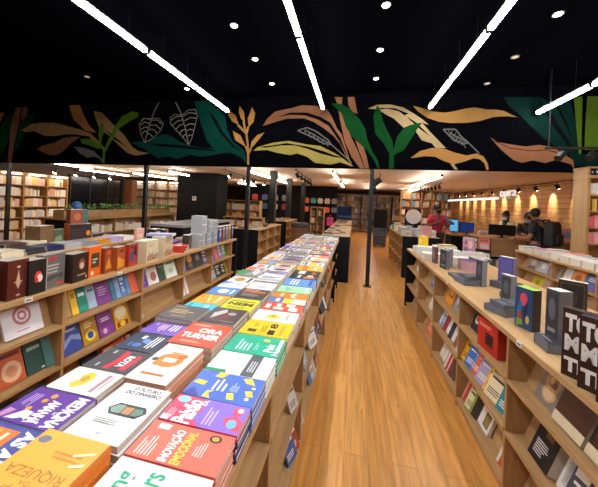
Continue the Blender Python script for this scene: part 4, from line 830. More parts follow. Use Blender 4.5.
stand(1.06, 4.5, ZT+.0924, 200, 0.128, 0.165, 0.085, '#f0c41c', 'small yellow box on the white piles by the black end panel', G, [('r',.2,.3,.8,.7,'#f6e08a')])
stand(1.33, 4.31, ZT+.1533, 200, 0.128, 0.206, 0.015, '#e8c83a', 'thin yellow book on the tallest white pile', G, [('r',.2,.3,.8,.6,'#f4efe2')], lie=True)
# red boxed set inside the second bay
stand(.968, 2.1, .692, 188, 0.218, 0.206, 0.075, '#c22c24', 'red boxed set with a dark picture, upper shelf of the bare-topped unit', RG, [('r',.4,.2,.8,.62,'#5a2020'),('d',.6,.42,.14,.16,'#241418'),('l',.1,.75,.8,.88,2,'#e8a498')], pages='#b02a22', spine='#a8241e')

# pale books on the short unit by the counter
G = 'pale books on the short unit by the counter'
rr = random.Random(11)
pc = ['white','white','grey','silver','pink','white','cream','sky blue','white','coral','white','lilac','white','silver']
for k in range(14):
    yy = 5.44-k*.2
    for j in range(2):
        xx = 2.95+j*.29; c = pc[(k*2+j*3) % 14]; n = 3 if j == 0 else 2+(k % 2)
        for q in range(n):
            it, acc = generic(c, rr); tp = q == n-1
            book(frame(Vector((xx+rr.uniform(-.006,.006), yy+.19+rr.uniform(-.006,.006), ZT+.0008+q*.0305)), -Y_, X_, Z_), .175, .26, .03, PAL[c],
                 (f'{c} book with {acc} motif topping' if tp else f'{ORD[n-1-q]} copy down in') + f' the {ORD[k]} pile, {("front","rear")[j]} row of the counter-side unit', G, vis=.012 if tp else .004, items=it if tp else ())
# ------------------------------------------------------------------ lamps
TUBE = emis('tube_glow', '#fbfbff', 60); TUBEB = emis('tube_glow_back', '#fff4e8', 34); STRIP = emis('strip_glow', '#fff0dc', 16); SPOTG = emis('spot_glow', '#fff1dc', 25)
def linear_light(x, ya, yb, nseg, z, label, group, m=TUBE, ceil=CEILF, w=.052):
    t = thing('pendant_tube_light', label, 'ceiling light', (x, ya, z), 0, group); L = (yb-ya)/nseg
    for k in range(nseg):
        q = MB(); q.box((-w/2, k*L+.028, -.02), (w/2, (k+1)*L-.028, .02), m); q.build('diffuser', t)
        q = MB(); q.box((-w/2+.008, k*L+.012, .0205), (w/2-.008, (k+1)*L-.012, .05), WHITE); q.box((-w/2-.002, k*L+.001, -.021), (w/2+.002, k*L+.027, .051), BLACKM); q.box((-w/2-.002, (k+1)*L-.027, -.021), (w/2+.002, (k+1)*L-.001, .051), BLACKM); q.build('housing', t)
        for yy in (k*L+.3, (k+1)*L-.3):
            q = MB(); q.tube((0, yy, .05), (0, yy, ceil-z+.002), .002, BLACKM, 5); q.build('wire', t)
G = 'rows of tube lights over the front of the shop'
P = 1.155
linear_light(-2.755, 5.36-6*P, 5.36, 6, 3.55, 'row of white tube lights over the aisle beyond the middle table', G)
linear_light(-.705, 5.36-6*1.19, 5.36, 6, 3.55, 'row of white tube lights over the middle table', G)
linear_light(1.295, 5.46-6*P, 5.46, 6, 3.55, 'row of white tube lights over the bare-topped unit', G)
linear_light(3.11, 5.57-6*P, 5.57, 6, 3.44, 'row of white tube lights running to the orange leaf by the tall bookcase', G)
G = 'tube lights under the pale rear ceiling'
for x, ya, yb, n, l in [(-.6, 7.1, 9.0, 1, 'tube light under the rear ceiling straight over the middle aisle'), (-.58, 10.6, 13.1, 2, 'second tube light further along over the middle aisle'),
    (2.15, 7.5, 11.3, 3, 'tube light over the stationery unit, behind the ochre leaf'), (2.7, 12.4, 16.2, 3, 'distant tube light before the far pale bookcase'),
    (-2.97, 7.2, 12.4, 4, 'tube light over the low back units, beside the thick posts'), (-6.15, 7.9, 9.1, 1, 'short tube light in front of the black panelled block'),
    (-9.6, 7.75, 9.9, 2, 'tube light before the far wall bookcase, further of two'), (-8.2, 8.6, 11.2, 2, 'tube light over the planters'), (-5.6, 12.2, 14.6, 2, 'tube light behind the black panelled block'),
    (.86, 12.3, 16.4, 3, 'far tube light over the black cabinet'), (-8.6, 6.2, 7.4, 1, 'tube light before the far wall bookcase, nearer of two')]:
    linear_light(x, ya, yb, n, 2.49, l, G, TUBEB, CEILB, .05)
dl = [(0.249,3.184,'over the mid aisle, nearest'),(0.263,4.093,'over the mid aisle, second'),(0.274,5.006,'over the mid aisle, third, close to the mural'),(2.181,3.608,'beyond the tube row of the bare-topped unit'),
  (2.217,4.526,'dim one between the two outer tube rows'),(2.228,5.416,'dim one close to the tan mural leaf'),(-1.654,3.279,'beside the middle tube row, nearest'),(-1.681,4.112,'beside the middle tube row, second'),
  (-1.677,5.012,'beside the middle tube row, third, by the mural'),(-3.559,5.062,'near the end of the outer tube row by the mural'),(-5.253,4.324,'dim one over the far side of the island'),(-3.510,2.463,'at the upper edge beside the outer tube row')]
DIM = emis('dim_glow', '#c9b8a0', .5)
for x, y, l in dl:
    t = thing('downlight', f'round recessed ceiling spot {l}', 'ceiling light', (x, y, CEILF), 0, 'recessed spots in the black ceiling')
    q = MB(); pr = [(.043,-.004),(.055,-.012),(.058,-.001),(.043,-.001)]; q.lathe(pr, mat('#3a3a3c'), n=20); q.build('trim_ring', t)
    q = MB(); q.lathe([(.041,-.010),(.04,-.0045)], DIM if l.startswith('dim') else SPOTG, n=20); q.build('lens', t)
def spot_head(t, p, d, glow=None, r=.045, ln=.13):
    """small can on a stem: p hanging point on the rail, d aim"""
    d = Vector(d).normalized(); p = Vector(p)
    q = MB(); q.tube(p, p+Vector((0,0,-.09)), .01, BLACKM, 6); c = p+Vector((0,0,-.11))
    q.tube(c-d*ln*.5, c+d*ln*.5, r, BLACKM, 12); 
    o = q.build('spot_head', t)
    if glow:
        q = MB(); q.tube(c+d*(ln*.5+.001), c+d*(ln*.5+.004), r*.85, glow, 12); q.build('lens', o)
def track(label, a, b, heads, aim, glow=None, z=2.56, ceil=CEILB, r=.05):
    t = thing('spotlight_track', label, 'spotlight track', (a[0], a[1], z), 0, 'spotlight tracks'); dx, dy = b[0]-a[0], b[1]-a[1]
    q = MB(); q.tube((0,0,0), (dx,dy,0), .018, BLACKM, 6); q.build('rail', t)
    for f in (.05, .95):
        q = MB(); q.tube((dx*f,dy*f,.01), (dx*f,dy*f,ceil-z+.002), .008, BLACKM, 6); q.build('rod', t)
    for k in range(heads):
        f = (k+.5)/heads; spot_head(t, (dx*f, dy*f, -.015), aim, glow, r)
track('track of black spotlights over the middle back aisle, by the thick posts', (-1.64, 7.2), (-1.8, 11.1), 5, (.5,-.5,-.8))
track('track of black spotlights before the black panelled block', (-3.94, 7.5), (-4.28, 11.3), 3, (-.5,-.6,-.7), SPOTG)
track('track of lit spotlights beside the far wall bookcase', (-9.2, 6.4), (-9.2, 9.0), 4, (-.2,-.5,-.8), SPOTG, z=2.42, r=.06)
track('track of black spotlights over the stationery unit', (.7, 8.2), (.67, 12.1), 6, (.5,-.4,-.8))
track('long track of black spotlights along the brick wall', (5.3, 6.3), (5.3, 16.9), 12, (.5,0,-.8), SPOTG, z=2.52, r=.05)
track('second track of spotlights before the far pale bookcase', (2.95, 10.3), (2.95, 13.8), 7, (.3,.5,-.8), None)
track('track of lit spotlights beyond the black panelled block', (-5.1, 11.0), (-3.4, 11.9), 4, (.1,-.6,-.8), SPOTG)
track('black bar with two big spotlights over the tall bookcase', (2.93, 5.0), (3.75, 5.0), 2, (-.6,-.3,-.6), None, z=2.70, ceil=CEILF, r=.055)
t = thing('spotlight_pair', 'two black spotlights clipped to the post in the open aisle', 'spotlight', (.315, 5.74, 2.1))
q = MB(); q.box((.041,-.03,-.04), (.07,.03,.12), BLACKM); q.build('clamp', t)
spot_head(t, (.085,-.02,.14), (.5,-.6,-.5), None, .035, .1); spot_head(t, (.085,.03,.0), (.7,.2,-.6), None, .035, .1)
for k in range(12):
    y = 6.3+10.6*(k+.5)/12
    ld = bpy.data.lights.new('wall_wash_lamp', 'SPOT'); ld.energy = 150; ld.color = (1, .76, .46); ld.spot_size = math.radians(44); ld.spot_blend = 1; ld.shadow_soft_size = .03
    o = bpy.data.objects.new('wall_wash_lamp', ld); C.objects.link(o); o.location = (5.52, y, 2.5); o.rotation_euler = Vector((.27, 0, -.6)).to_track_quat('-Z', 'Y').to_euler()

# ------------------------------------------------------------------ tall bookcases at the back
FAR = []
rf = random.Random(21)
FC = ['#e8e2d4','#d9cdb8','#c8563c','#e0a030','#f0d040','#5a86b8','#ece6dc','#c9b49a','#7a5a8a','#5a9a6a','#e4dccc','#d88a70','#efe9df','#b8bcc4','#34406a','#e9c48a']
def fill(x0, x1, y, z, hmax, dens=1.0, cols=FC, facing=-1, dep=.16):
    x = x0
    while x < x1-.03:
        if rf.random() < .3:
            w = rf.uniform(.12, .2); h = hmax*rf.uniform(.75, .95)
        else:
            w = rf.uniform(.025, .06); h = hmax*rf.uniform(.6, .95)
        if x+w > x1: break
        if rf.random() < dens: FAR.append(((x, y, z), (x+w-.002, y+dep, z+h), rf.choice(cols)))
        x += w
def STUFF_EXTRA(mb):
    for lo, hi, c in FAR: mb.box(lo, hi, mat(c, .5, .08))
def bookcase(label, x0, x1, y, z1, nb, ns, depth=.34, mw=None, dens=.95, cols=FC, z0=.08, strip=False, group=None, content=True, rot=None):
    t = thing('bookcase', label, 'bookcase', (rot, x0, 0) if rot else (x0, y, 0), PI/2 if rot else 0, group)
    n0 = len(FAR); W = x1-x0; bw = W/nb; mw = mw or OAKZ
    q = MB(); q.box((0, depth-.02, 0), (W, depth, z1), OAKX); q.build('back_panel', t)
    for k in range(nb+1):
        q = MB(); xx = min(max(k*bw-.02, 0), W-.04); q.box((xx, 0, 0), (xx+.04, depth-.021, z1), mw); q.build('side_panel' if k in (0, nb) else 'divider', t)
    q = MB(); q.box((-.01, -.01, z1), (W+.01, depth, z1+.04), OAKX); q.build('top_panel', t)
    if strip:
        for k in range(nb):
            q = MB(); q.box((k*bw+.1, -.05, z1-.03), ((k+1)*bw-.1, -.012, z1-.005), STRIP); q.build('light_strip', t)
    for j in range(ns):
        z = z0+(z1-z0)*j/ns
        for k in range(nb):
            q = MB(); q.box((k*bw+.021, 0, z-.025), ((k+1)*bw-.021, depth-.021, z), OAKX); q.build('shelf', t)
            if content: fill(x0+k*bw+.03, x0+(k+1)*bw-.03, y+.03, z+.0005, (z1-z0)/ns-.06, dens, cols)
    if rot: FAR[n0:] = [((rot-(b[1]-y), a[0], a[2]), (rot-(a[1]-y), b[0], b[2]), c) for a, b, c in FAR[n0:]]
    return t
warm = wood('honey_bookcase', '#9a6c34', '#b88748', 'Z')
G = 'tall bookcases behind the mural beam'
bookcase('tall honey wood bookcase at the far side of the shop, strip lights on top', 4.7, 8.12, 0, 2.2, 5, 6, mw=warm, strip=True, group=G, rot=-10.5, cols=['#ece6dc','#f0ece4','#e9dccb','#e8d070','#e4c080','#e4b8a0','#f0e8d8','#d8c8b8','#e0a080','#c8c4c0','#efe4d4'])
bookcase('long bookcase behind the planters, filled with pale books', -13.2, -8.0, 12.3, 2.4, 7, 6, strip=True, cols=['#ece6dc','#e4dccc','#d9cdb8','#c8a89a','#efe9df','#b8bcc4','#d8b890'], group=G)
bookcase('low bookcase of pale books beyond the black panelled block', -5.95, -4.0, 11.0, 1.62, 3, 4, cols=['#ece6dc','#e9c9a0','#e4a870','#d9cdb8','#9ab070','#d8563c'], group=G)
bookcase('pale wood bookcase on the brick wall side, far behind the red shirt', 2.3, 4.7, 14.5, 2.5, 5, 6, dens=.6, group=G, cols=['#ece6dc','#7aa0b8','#e8e2d4','#d98a60','#c9b49a'])
bookcase('wide dark-fronted shelving across the far end of the shop', -2.4, 3.2, 17.6, 2.3, 6, 6, mw=BLACK, group=G, cols=['#8a8680','#4a5a90','#6a6660','#3a3a40','#a8a298','#4a4644','#77726a','#9a7a60'])
bookcase('narrow oak display in the back aisle with small goods', -2.0, -1.36, 12.3, 1.45, 2, 4, dens=.7, group=G, cols=['#b8863c','#8a8a8c','#d0c8bc','#5a5a60','#c8a060'])
# dark wall with hanging bags
mb = MB(); mb.box((-6.6, 15.5, 0), (-1.0, 15.7, CEILB), BLACK); struct('wall_panel_back', mb)
bc = ['#e88a70','#4fc4bc','#e4e0dc','#d8d0cc','#8a8c92','#e4846c','#d8d4d0','#c8ccd0','#e0563c','#6f7f9c']
k = 0
for r in range(2):
    for i in range(5):
        t = thing('hanging_bag', f'{("coral","turquoise","white","cream","grey","salmon","pearl","silver","red","steel blue")[k]} bag hanging on the dark back wall, {("upper","lower")[r]} row', 'bag', (-2.75+i*.4, 15.38, 1.66-r*.5), 0, 'bags on the dark back wall')
        q = MB(); q.extrude([(-.13,0),(.13,0),(.16,.2),(.11,.3),(-.11,.3),(-.16,.2)], -.05, .05, mat(bc[k]), frame(Vector((0,0,0)), X_, Z_, -Y_)); q.build('body', t, .01)
        q = MB(); q.tube((-.06,0,.3), (-.03,0,.38), .008, BLACKM, 6); q.tube((-.03,0,.38), (.03,0,.38), .008, BLACKM, 6); q.tube((.03,0,.38), (.06,0,.3), .008, BLACKM, 6); q.tube((0,0,.38), (0,.121,.40), .006, BLACKM, 6); q.build('handle', t)
        k += 1
bc2 = ['#c8483c','#5a6a9a','#d8d4cc','#8a8c92','#b04a54','#3f6a8a','#e0d8c8','#a04a4a']
for k in range(8):
    t = thing('hanging_bag', f'{("scarlet","denim blue","chalk white","ash grey","wine red","petrol blue","oat","brick red")[k]} bag on the dark back wall, further along beyond the thick posts', 'bag', (-5.9+(k % 4)*.62, 15.38, 1.72-(k//4)*.52), 0, 'bags on the dark back wall')
    q = MB(); q.extrude([(-.16,0),(.16,0),(.19,.22),(.13,.34),(-.13,.34),(-.19,.22)], -.05, .05, mat(bc2[k]), frame(Vector((0,0,0)), X_, Z_, -Y_)); q.build('body', t, .01)
    q = MB(); q.tube((-.06,0,.34), (-.03,0,.42), .008, BLACKM, 6); q.tube((-.03,0,.42), (.03,0,.42), .008, BLACKM, 6); q.tube((.03,0,.42), (.06,0,.34), .008, BLACKM, 6); q.tube((0,0,.42), (0,.121,.44), .006, BLACKM, 6); q.build('handle', t)
# tall bookcase beside the frame edge, facing the table
t = bookcase('tall oak bookcase with a black header sign, in front of the mural end', 3.655, 5.2, 5.2, 2.26, 1, 5, depth=.3, z0=.95, content=False)
q = MB(); q.box((0, 0, 2.301), (1.545, .3, 2.31), OAKX); q.box((0, 0, 2.31), (.03, .3, 2.42), OAKZ); q.box((1.515, 0, 2.31), (1.545, .3, 2.42), OAKZ); q.box((-.01, -.01, 2.42), (1.555, .3, 2.445), OAKX); q.build('header_box', t)
q = MB(); q.box((.031, .02, 2.311), (1.514, .04, 2.419), BLACK)
for k in range(16): q.box((.06+k*.06, .017, 2.345), (.06+k*.06+(.04 if k % 5 else .02), .02, 2.385 if k % 3 else 2.375), mat('#b8bcc4'))
q.build('header_sign', t)
cs = [(1.9985,3.715,0.079,0.180,'#e8e4da','white paperback on the top shelf of the tall oak bookcase'),(1.9985,3.805,0.086,0.190,'#f0ece4','second white paperback on the top shelf of the tall oak bookcase'),
 (1.7365,3.700,0.022,0.190,'#c8a030','thin mustard book on the second shelf of the tall oak bookcase'),(1.7365,3.726,0.022,0.180,'#7a4a26','thin brown book on the second shelf of the tall oak bookcase'),(1.7365,3.752,0.025,0.190,'#d8b040','gold book on the second shelf of the tall oak bookcase'),(1.7365,3.782,0.029,0.190,'#e0c060','straw coloured book on the second shelf of the tall oak bookcase'),(1.7365,3.820,0.029,0.180,'#54301c','dark brown book on the second shelf of the tall oak bookcase'),
 (1.4745,3.700,0.072,0.162,'#d8606c','rose red book on the third shelf of the tall oak bookcase'),(1.4745,3.782,0.086,0.190,'#e08c90','pink book on the third shelf of the tall oak bookcase'),(1.2125,3.708,0.072,0.171,'#d88488','dusty rose book on the bottom visible shelf of the tall oak bookcase'),(1.2125,3.790,0.086,0.180,'#e4a0a4','light pink book on the bottom visible shelf of the tall oak bookcase')]
for z, x, w, h, c, l in cs:
    book(frame(Vector((x, 5.36, z)), X_, Z_, -Y_), w, h, .13, c, l, 'books on the tall oak bookcase', items=[('r',.15,.6,.85,.8,'#8a5a50' if c != '#e8e4da' else '#a09a94')], box=True, fore=c)

# ------------------------------------------------------------------ planters
t = thing('planter_unit', 'low oak unit carrying a row of wooden planter boxes, far side', 'planter unit', (-7.2, 5.62, 0))
for nm, m, lo, hi in [('worktop', OAKY, (-.8,0,.93), (0,4.2,.97)), ('side_panel', BLACK, (-.78,.0,0), (-.02,.05,.929)), ('side_panel', OAKZ, (-.78,4.15,0), (-.02,4.2,.929)), ('back_panel', OAKY, (-.42,.051,.05), (-.4,4.149,.929)), ('shelf', OAKY, (-.399,.051,.5), (-.03,4.149,.525)), ('divider', OAKZ, (-.399,1.4,.526), (-.03,1.43,.929)), ('divider', OAKZ, (-.399,2.8,.526), (-.03,2.83,.929)), ('plinth', BLACK, (-.75,.051,0), (-.05,4.149,.049))]:
    q = MB(); q.box(lo, hi, m); q.build(nm, t)
for k in range(4):
    q = MB(); q.box((-.55, .02+k*1.04, .971), (-.2, .02+k*1.04+1.02, 1.18), OAKY); q.box((-.53, .04+k*1.04, 1.17), (-.22, k*1.04+1.02, 1.182), mat('#2a1c12', .9)); q.build('planter_box', t)
yy = 5.72
while yy < 9.7:
    w_ = rf.uniform(.03, .16)
    if not any(abs(yy-d) < .2 and yy < d+.04 and yy+w_ > d for d in (7.02, 8.42)): FAR.append(((-7.45, yy, .526), (-7.28, yy+w_-.004, .526+rf.uniform(.17,.26)), rf.choice(['#ece6dc','#d9cdb8','#c8b49a','#e4dccc','#b89a7a'])))
    yy += w_
gr = [mat('#5cab48', .5, .3), mat('#7cc85e', .5, .3), mat('#3f8a3a', .5, .3)]
for k in range(8):
    x = 5.9+k*.515
    t = thing('potted_plant', f'{ORD[k]} leafy green plant along the wooden planter boxes', 'plant', (-7.375, x, 1.1825), 0, 'green plants in the planter boxes')
    q = MB(); rp = random.Random(k)
    for i in range(85):
        a = rp.uniform(0, 2*PI); r = rp.uniform(.02, .25); h = rp.uniform(.02, .17); ln = rp.uniform(.05, .09); e = rp.uniform(-.1, .9)
        b0 = Vector((max(-.13, min(.13, r*math.sin(a)*.55)), r*math.cos(a), h)); d = Vector((math.cos(a)*math.cos(e), math.sin(a)*math.cos(e), math.sin(e))); s = d.cross(Z_).normalized()*ln*.32
        q.poly([b0, b0+d*ln*.5+s, b0+d*ln, b0+d*ln*.5-s], gr[i % 3])
    q.build('foliage', t, fix=False)
    q = MB()
    for i in range(6): 
        a = rp.uniform(0, 2*PI); q.tube((0.02*math.cos(a), .02*math.sin(a), -.004), (.07*math.cos(a), .15*math.sin(a), .1), .004, gr[2], 5)
    q.build('stem', t)
t = thing('globe', 'blue globe beside the green plants', 'globe', (-7.12, 5.74, .971))
q = MB(); q.lathe([(.07,0),(.07,.015),(.02,.03),(.012,.25)], BLACK); q.build('base', t, smooth=False)
q = MB(); q.ball((0,0,.355), .11, mat('#3f7fc8', .3, .35, 4)); q.build('ball', t, smooth=True)
# dark table with grey top
t = thing('low_table', 'black table with a pale grey top in front of the black block', 'table', (-5.15, 6.0, 0))
q = MB(); q.box((0,0,.9), (1.0,2.6,.96), mat('#a4a4a6', .4)); q.build('tabletop', t)
q = MB(); q.box((.03,.03,.0), (.97,2.57,.899), BLACK); q.build('body', t)
bookcase('low rack of pale goods between the black block and the back displays', -5.15, -3.5, 10.0, .95, 3, 3, cols=['#d8d0c0','#b8a890','#ece6dc','#c87a50'])
# round bin, cabinet, TV-like display
t = thing('round_bin', 'round brown bin with a dark lid beside the low back units', 'bin', (-1.78, 8.9, 0))
q = MB(); q.lathe([(.26,0),(.28,.03),(.30,.8),(.30,.84)], mat('#7a5a3c', .6, .2), n=24); q.build('body', t, smooth=False)
q = MB(); q.lathe([(.31,.841),(.32,.9),(.30,.98),(.18,1.0)], mat('#3a3a3e', .4), n=24); q.build('lid', t)
t = thing('tall_cabinet', 'tall black cabinet over a blue-grey crate, behind the aisle post', 'cabinet', (.79, 11.4, 0))
q = MB(); q.box((0,0,.78), (.5,.45,1.52), BLACK); q.build('cabinet_body', t, .01)
q = MB(); q.box((.01,.01,.06), (.49,.44,.779), mat('#4a5568', .7, .2)); 
for k in range(5): q.box((.005, .0, .14+k*.13), (.495, .012, .17+k*.13), mat('#343c4a'))
q.build('crate', t)
for k, xx in enumerate((.06, .44)):
    q = MB(); q.tube((xx, .05, .06), (xx, .05, 0), .03, BLACKM, 10); q.tube((xx, .39, .06), (xx, .39, 0), .03, BLACKM, 10); q.build('caster', t)
t = thing('display_screen', 'dark blue screen standing on the furthest middle table', 'screen', (-.42, 11.6, .971))
q = MB(); q.box((-.3,-.03,.08), (.3,.03,.62), BLACKM); q.build('casing', t, .006)
q = MB(); q.box((-.28,-.034,.1), (.28,-.031,.6), mat('#16284e', .15)); q.box((-.26,-.036,.14), (.26,-.034,.22), mat('#2f5c9c', .2)); q.build('panel', t)
q = MB(); q.box((-.12,-.1,0), (.12,.1,.02), BLACKM); q.box((-.03,-.02,.02), (.03,.02,.1), BLACKM); q.build('stand', t)
t = thing('pink_bag', 'bright pink paper bag hanging by the narrow oak display', 'bag', (-1.05, 12.0, .72)); 
q = MB(); q.box((-.14,-.07,.0), (.14,.07,.36), mat('#e04f9c')); q.build('body', t, .006)
q = MB(); q.tube((-.06,0,.36), (-.04,0,.46), .006, WHITE, 6); q.tube((.06,0,.36), (.04,0,.46), .006, WHITE, 6); q.tube((-.04,0,.46), (.04,0,.46), .006, WHITE, 6); q.build('handle', t)
t.location.z = 0; 
for ch in t.children: ch.location.z = .70
q = MB(); q.tube((0,.0,0), (0,.0,.69), .02, BLACKM, 8); q.lathe([(.16,0),(.16,.015)], BLACKM); q.box((-.12,-.06,.68), (.12,.06,.699), BLACKM); q.build('floor_stand', t)
# small goods on the middle back tables and low units
for (xa, xb, ya, yb, n) in [(-.69,-.13,5.95,8.7,26), (-.7,-.14,9.4,11.2,18), (-2.9,-2.25,6.15,7.95,24), (-3.05,-2.4,9.3,10.9,20)]:
    for i in range(n):
        yy = ya+(yb-ya)*i/n; xx = rf.uniform(xa, xb-.2)
        FAR.append(((xx, yy, TOP+.001), (xx+rf.uniform(.12,.2), yy+(yb-ya)/n*.9, TOP+rf.uniform(.01,.05)), rf.choice(['#8a7a66','#b8a68a','#6a5a4a','#a08c70','#c8bca4','#4a443e'])))
# stationery unit past the post
sc = ['#dcdcd8','#c8d0d4','#e8e0d0','#b8bcc0','#e0e4e4','#d0c4b0','#98a4ac','#ece8e0','#5a9a7c','#e4dcd4']
for i in range(22):
    xx = 1.27+(i % 3)*.27; yy = 7.02+(i//3)*.3
    h = rf.uniform(.05,.22)
    q = MB(); q.box((-.08,-.12,0), (.08,.12,h), mat(sc[i % 10])); q.box((-.06,-.1225,h*.3), (.06,-.12,h*.7), mat(sc[(i+3) % 10]))
    o = q.build('stationery_box', None, .004); o.location = (xx, yy, TOP+.001); o.rotation_euler.z = rf.uniform(-.3,.3)
    tag(o, f'{["white","ice grey","cream","steel grey","frost","sand","slate","ivory","green","pearl"][i % 10]} carton on the stationery unit, {ORD[i]} from its near end', 'box', 'cartons on the stationery unit')
o = MB(); o.box((0,0,0), (.25,.015,.27), mat('#e8a8a4')); o = o.build('pink_board', None, .002); o.location = (1.54, 6.84, TOP+.001); tag(o, 'pale pink card board standing at the near end of the stationery unit', 'board')
t = thing('round_sign', 'round white disc on a stand above the stationery unit', 'disc', (1.69, 8.42, TOP+.001))
q = MB(); q.lathe([(.2,-.012),(.215,0),(.2,.012)], mat('#f4f4f2'), c=(0,0,.42), n=28, axis='Y'); q.build('disc', t)
q = MB(); q.tube((0,0,.0), (0,0,.22), .012, METAL, 8); q.lathe([(.08,0),(.08,.012)], METAL); q.build('stand', t)
t = thing('goods_panel', 'black goods panel with a red pouch behind the round white disc', 'panel', (1.87, 10.8, 0))
q = MB(); q.box((0,0,0), (.55,.08,1.6), BLACK); q.build('board', t); q = MB(); q.box((.08,-.05,1.3), (.32,-.001,1.58), mat('#c8402c')); q.build('pouch', t, .01)

# ------------------------------------------------------------------ cash counter
t = thing('cash_counter', 'oak cash counter in front of the brick wall', 'counter', (2.99, 7.1, 0))
for nm, m, lo, hi in [('worktop', OAKX, (-.03,-.03,1.0), (2.2,.75,1.03)), ('front_panel', wood('counter_front','#97724a','#a8835a','X'), (0,0,.6), (2.17,.03,.999)), ('side_panel', OAKZ, (0,.031,0), (.03,.72,.999)), ('side_panel', OAKZ, (2.14,.031,0), (2.17,.72,.999)), ('recess_back', BLACK, (.031,.3,.0), (2.139,.33,.999)), ('shelf', BLACK, (.031,.031,.3), (2.139,.299,.32))]:
    q = MB(); q.box(lo, hi, m); q.build(nm, t)
for i in range(8):
    FAR.append(((3.05+i*.12, 7.15, .321), (3.05+i*.12+.1, 7.35, .321+.2), ['#8a8a90','#54565c','#b8b0a8','#6a5a5a'][i % 4]))
def monitor(label, x, y, z, w, h, rz, lit=None, tilt=0):
    t = thing('computer_monitor', label, 'monitor', (x, y, z), rz, 'monitors on the cash counters')
    q = MB(); q.box((-w/2,-.02,.06), (w/2,.02,.06+h), BLACKM); q.build('casing', t, .006)
    q = MB(); q.box((-w/2+.015,-.023,.075), (w/2-.015,-.0205,.045+h), lit or mat('#0b0c0e', .15)); q.build('screen', t)
    q = MB(); q.box((-.1,-.08,0), (.1,.08,.012), BLACKM); q.box((-.025,.0,.012), (.025,.019,.1), BLACKM); q.build('stand', t)
BL1 = emis('screen_blue', '#1d3c8c', .3); BL2 = emis('screen_cyan', '#58a8e0', .7)
monitor('wide black monitor seen from behind on the oak cash counter', 3.48, 7.35, 1.031, .57, .25, PI)
t = thing('checkout_desk', 'second checkout desk with screens beside the red-shirted person', 'desk', (2.75, 8.55, 0))
q = MB(); q.box((0,0,.9), (1.1,.6,.94), OAKX); q.build('worktop', t); q = MB(); q.box((.03,.03,0), (1.07,.57,.899), BLACK); q.build('body', t)
monitor('monitor with a dark blue screen on the checkout desk', 3.25, 8.8, .941, .42, .29, .15, BL1)
monitor('monitor with a bright cyan screen next to the red-shirted person', 2.92, 8.86, .941, .24, .36, -.2, BL2)
o = MB(); o.box((-.17,-.1,0), (.17,.1,.1), mat('#e4b8bc')); o.box((-.15,-.08,.1), (.12,.08,.14), mat('#f0dcd8')); o = o.build('paper_pile'); o.location = (3.72, 8.75, .941); tag(o, 'pink and white paper pile on the checkout desk', 'paper')
t = thing('magazine_rack', 'black wire rack of magazines in front of the checkout desk', 'rack', (2.14, 5.75, 0), -.25)
q = MB()
for x in (0, .40):
    q.tube((x,0,0), (x,.18,1.12), .012, BLACKM, 6); q.tube((x,.3,0), (x,.18,1.12), .012, BLACKM, 6)
q.tube((0,.18,1.12), (.40,.18,1.12), .012, BLACKM, 6); q.build('frame', t)
for k in range(3):
    q = MB(); z = .3+k*.28; q.box((.0,.02+k*.05,z), (.40,.08+k*.05,z+.015), BLACKM); q.box((.0,.0+k*.05,z), (.40,.012+k*.05,z+.06), BLACKM); q.build('pocket', t)
    for j in range(2):
        c = [['#3a3634','#b8b0a8'],['#8a5a5c','#d0ccc4'],['#2f2c30','#c8482c']][k][j]
        ux = Vector((math.cos(.25), -math.sin(.25), 0)); uy = Vector((math.sin(.25)*.16, math.cos(.25)*.16, .987)).normalized()
        p = Vector((2.14, 5.75, z+.017)) + ux*(.02+j*.19) + Vector((math.sin(.25), math.cos(.25), 0))*(.03+k*.05)
        book(frame(p, ux, uy, ux.cross(uy)), .175, .25, .006, c, f'{["dark","pale","plum","light grey","black","red"][k*2+j]} magazine in the {["bottom","middle","top"][k]} pocket of the wire rack', 'magazines in the wire rack', items=[('r',.1,.75,.9,.92,'#e8e4dc' if j == 0 else '#5a4a44'),('r',.1,.2,.9,.6,'#a89a94')], cat='magazine')
o = MB(); o.box((-.03,0,0), (.03,4.6,.07), emis('sign_white', '#f2f2f6', .8)); o.tube((0,.6,.07), (0,.6,.62), .006, BLACKM, 5); o.tube((0,4.2,.07), (0,4.2,.62), .006, BLACKM, 5)
t = thing('hanging_sign', 'long white lit sign with letters hanging before the brick wall', 'sign', (4.4, 9.6, 2.035)); o.build('light_bar', t)
q = MB(); vs, fs = text_mesh('oura', .0); EL = emis('letter_white', '#ffffff', .35)
for dx in (0, .03): q.mesh([(dx, -.08-x*.85, .08+y*.17) for x, y in vs], fs, EL)
q.box((.03,-.95,.02), (.05,.0,.05), METAL); q.build('lettering', t)
o = MB(); o.box((-.02,-.02,0), (.02,.02,1.25), METAL); o.box((-.2,-.15,0), (.2,.15,.04), METAL); o.box((-.22,-.15,1.25), (.22,.15,1.28), METAL); o.box((-.2,-.12,1.28), (.2,.12,1.36), mat('#8a8a8c')); o = o.build('counter_stand'); o.location = (4.78, 6.75, 0); tag(o, 'metal stand with grey trays beyond the backpack', 'stand')
o = MB(); o.box((-.16,-.1,0), (.16,.1,.3), mat('#d8a0a0')); o.box((-.1,-.104,.08), (.1,-.1,.22), mat('#8a90c8')); o = o.build('gift_box', None, .01); o.location = (4.85, 7.5, 1.031); tag(o, 'pink patterned gift box on the counter behind the backpack', 'box')
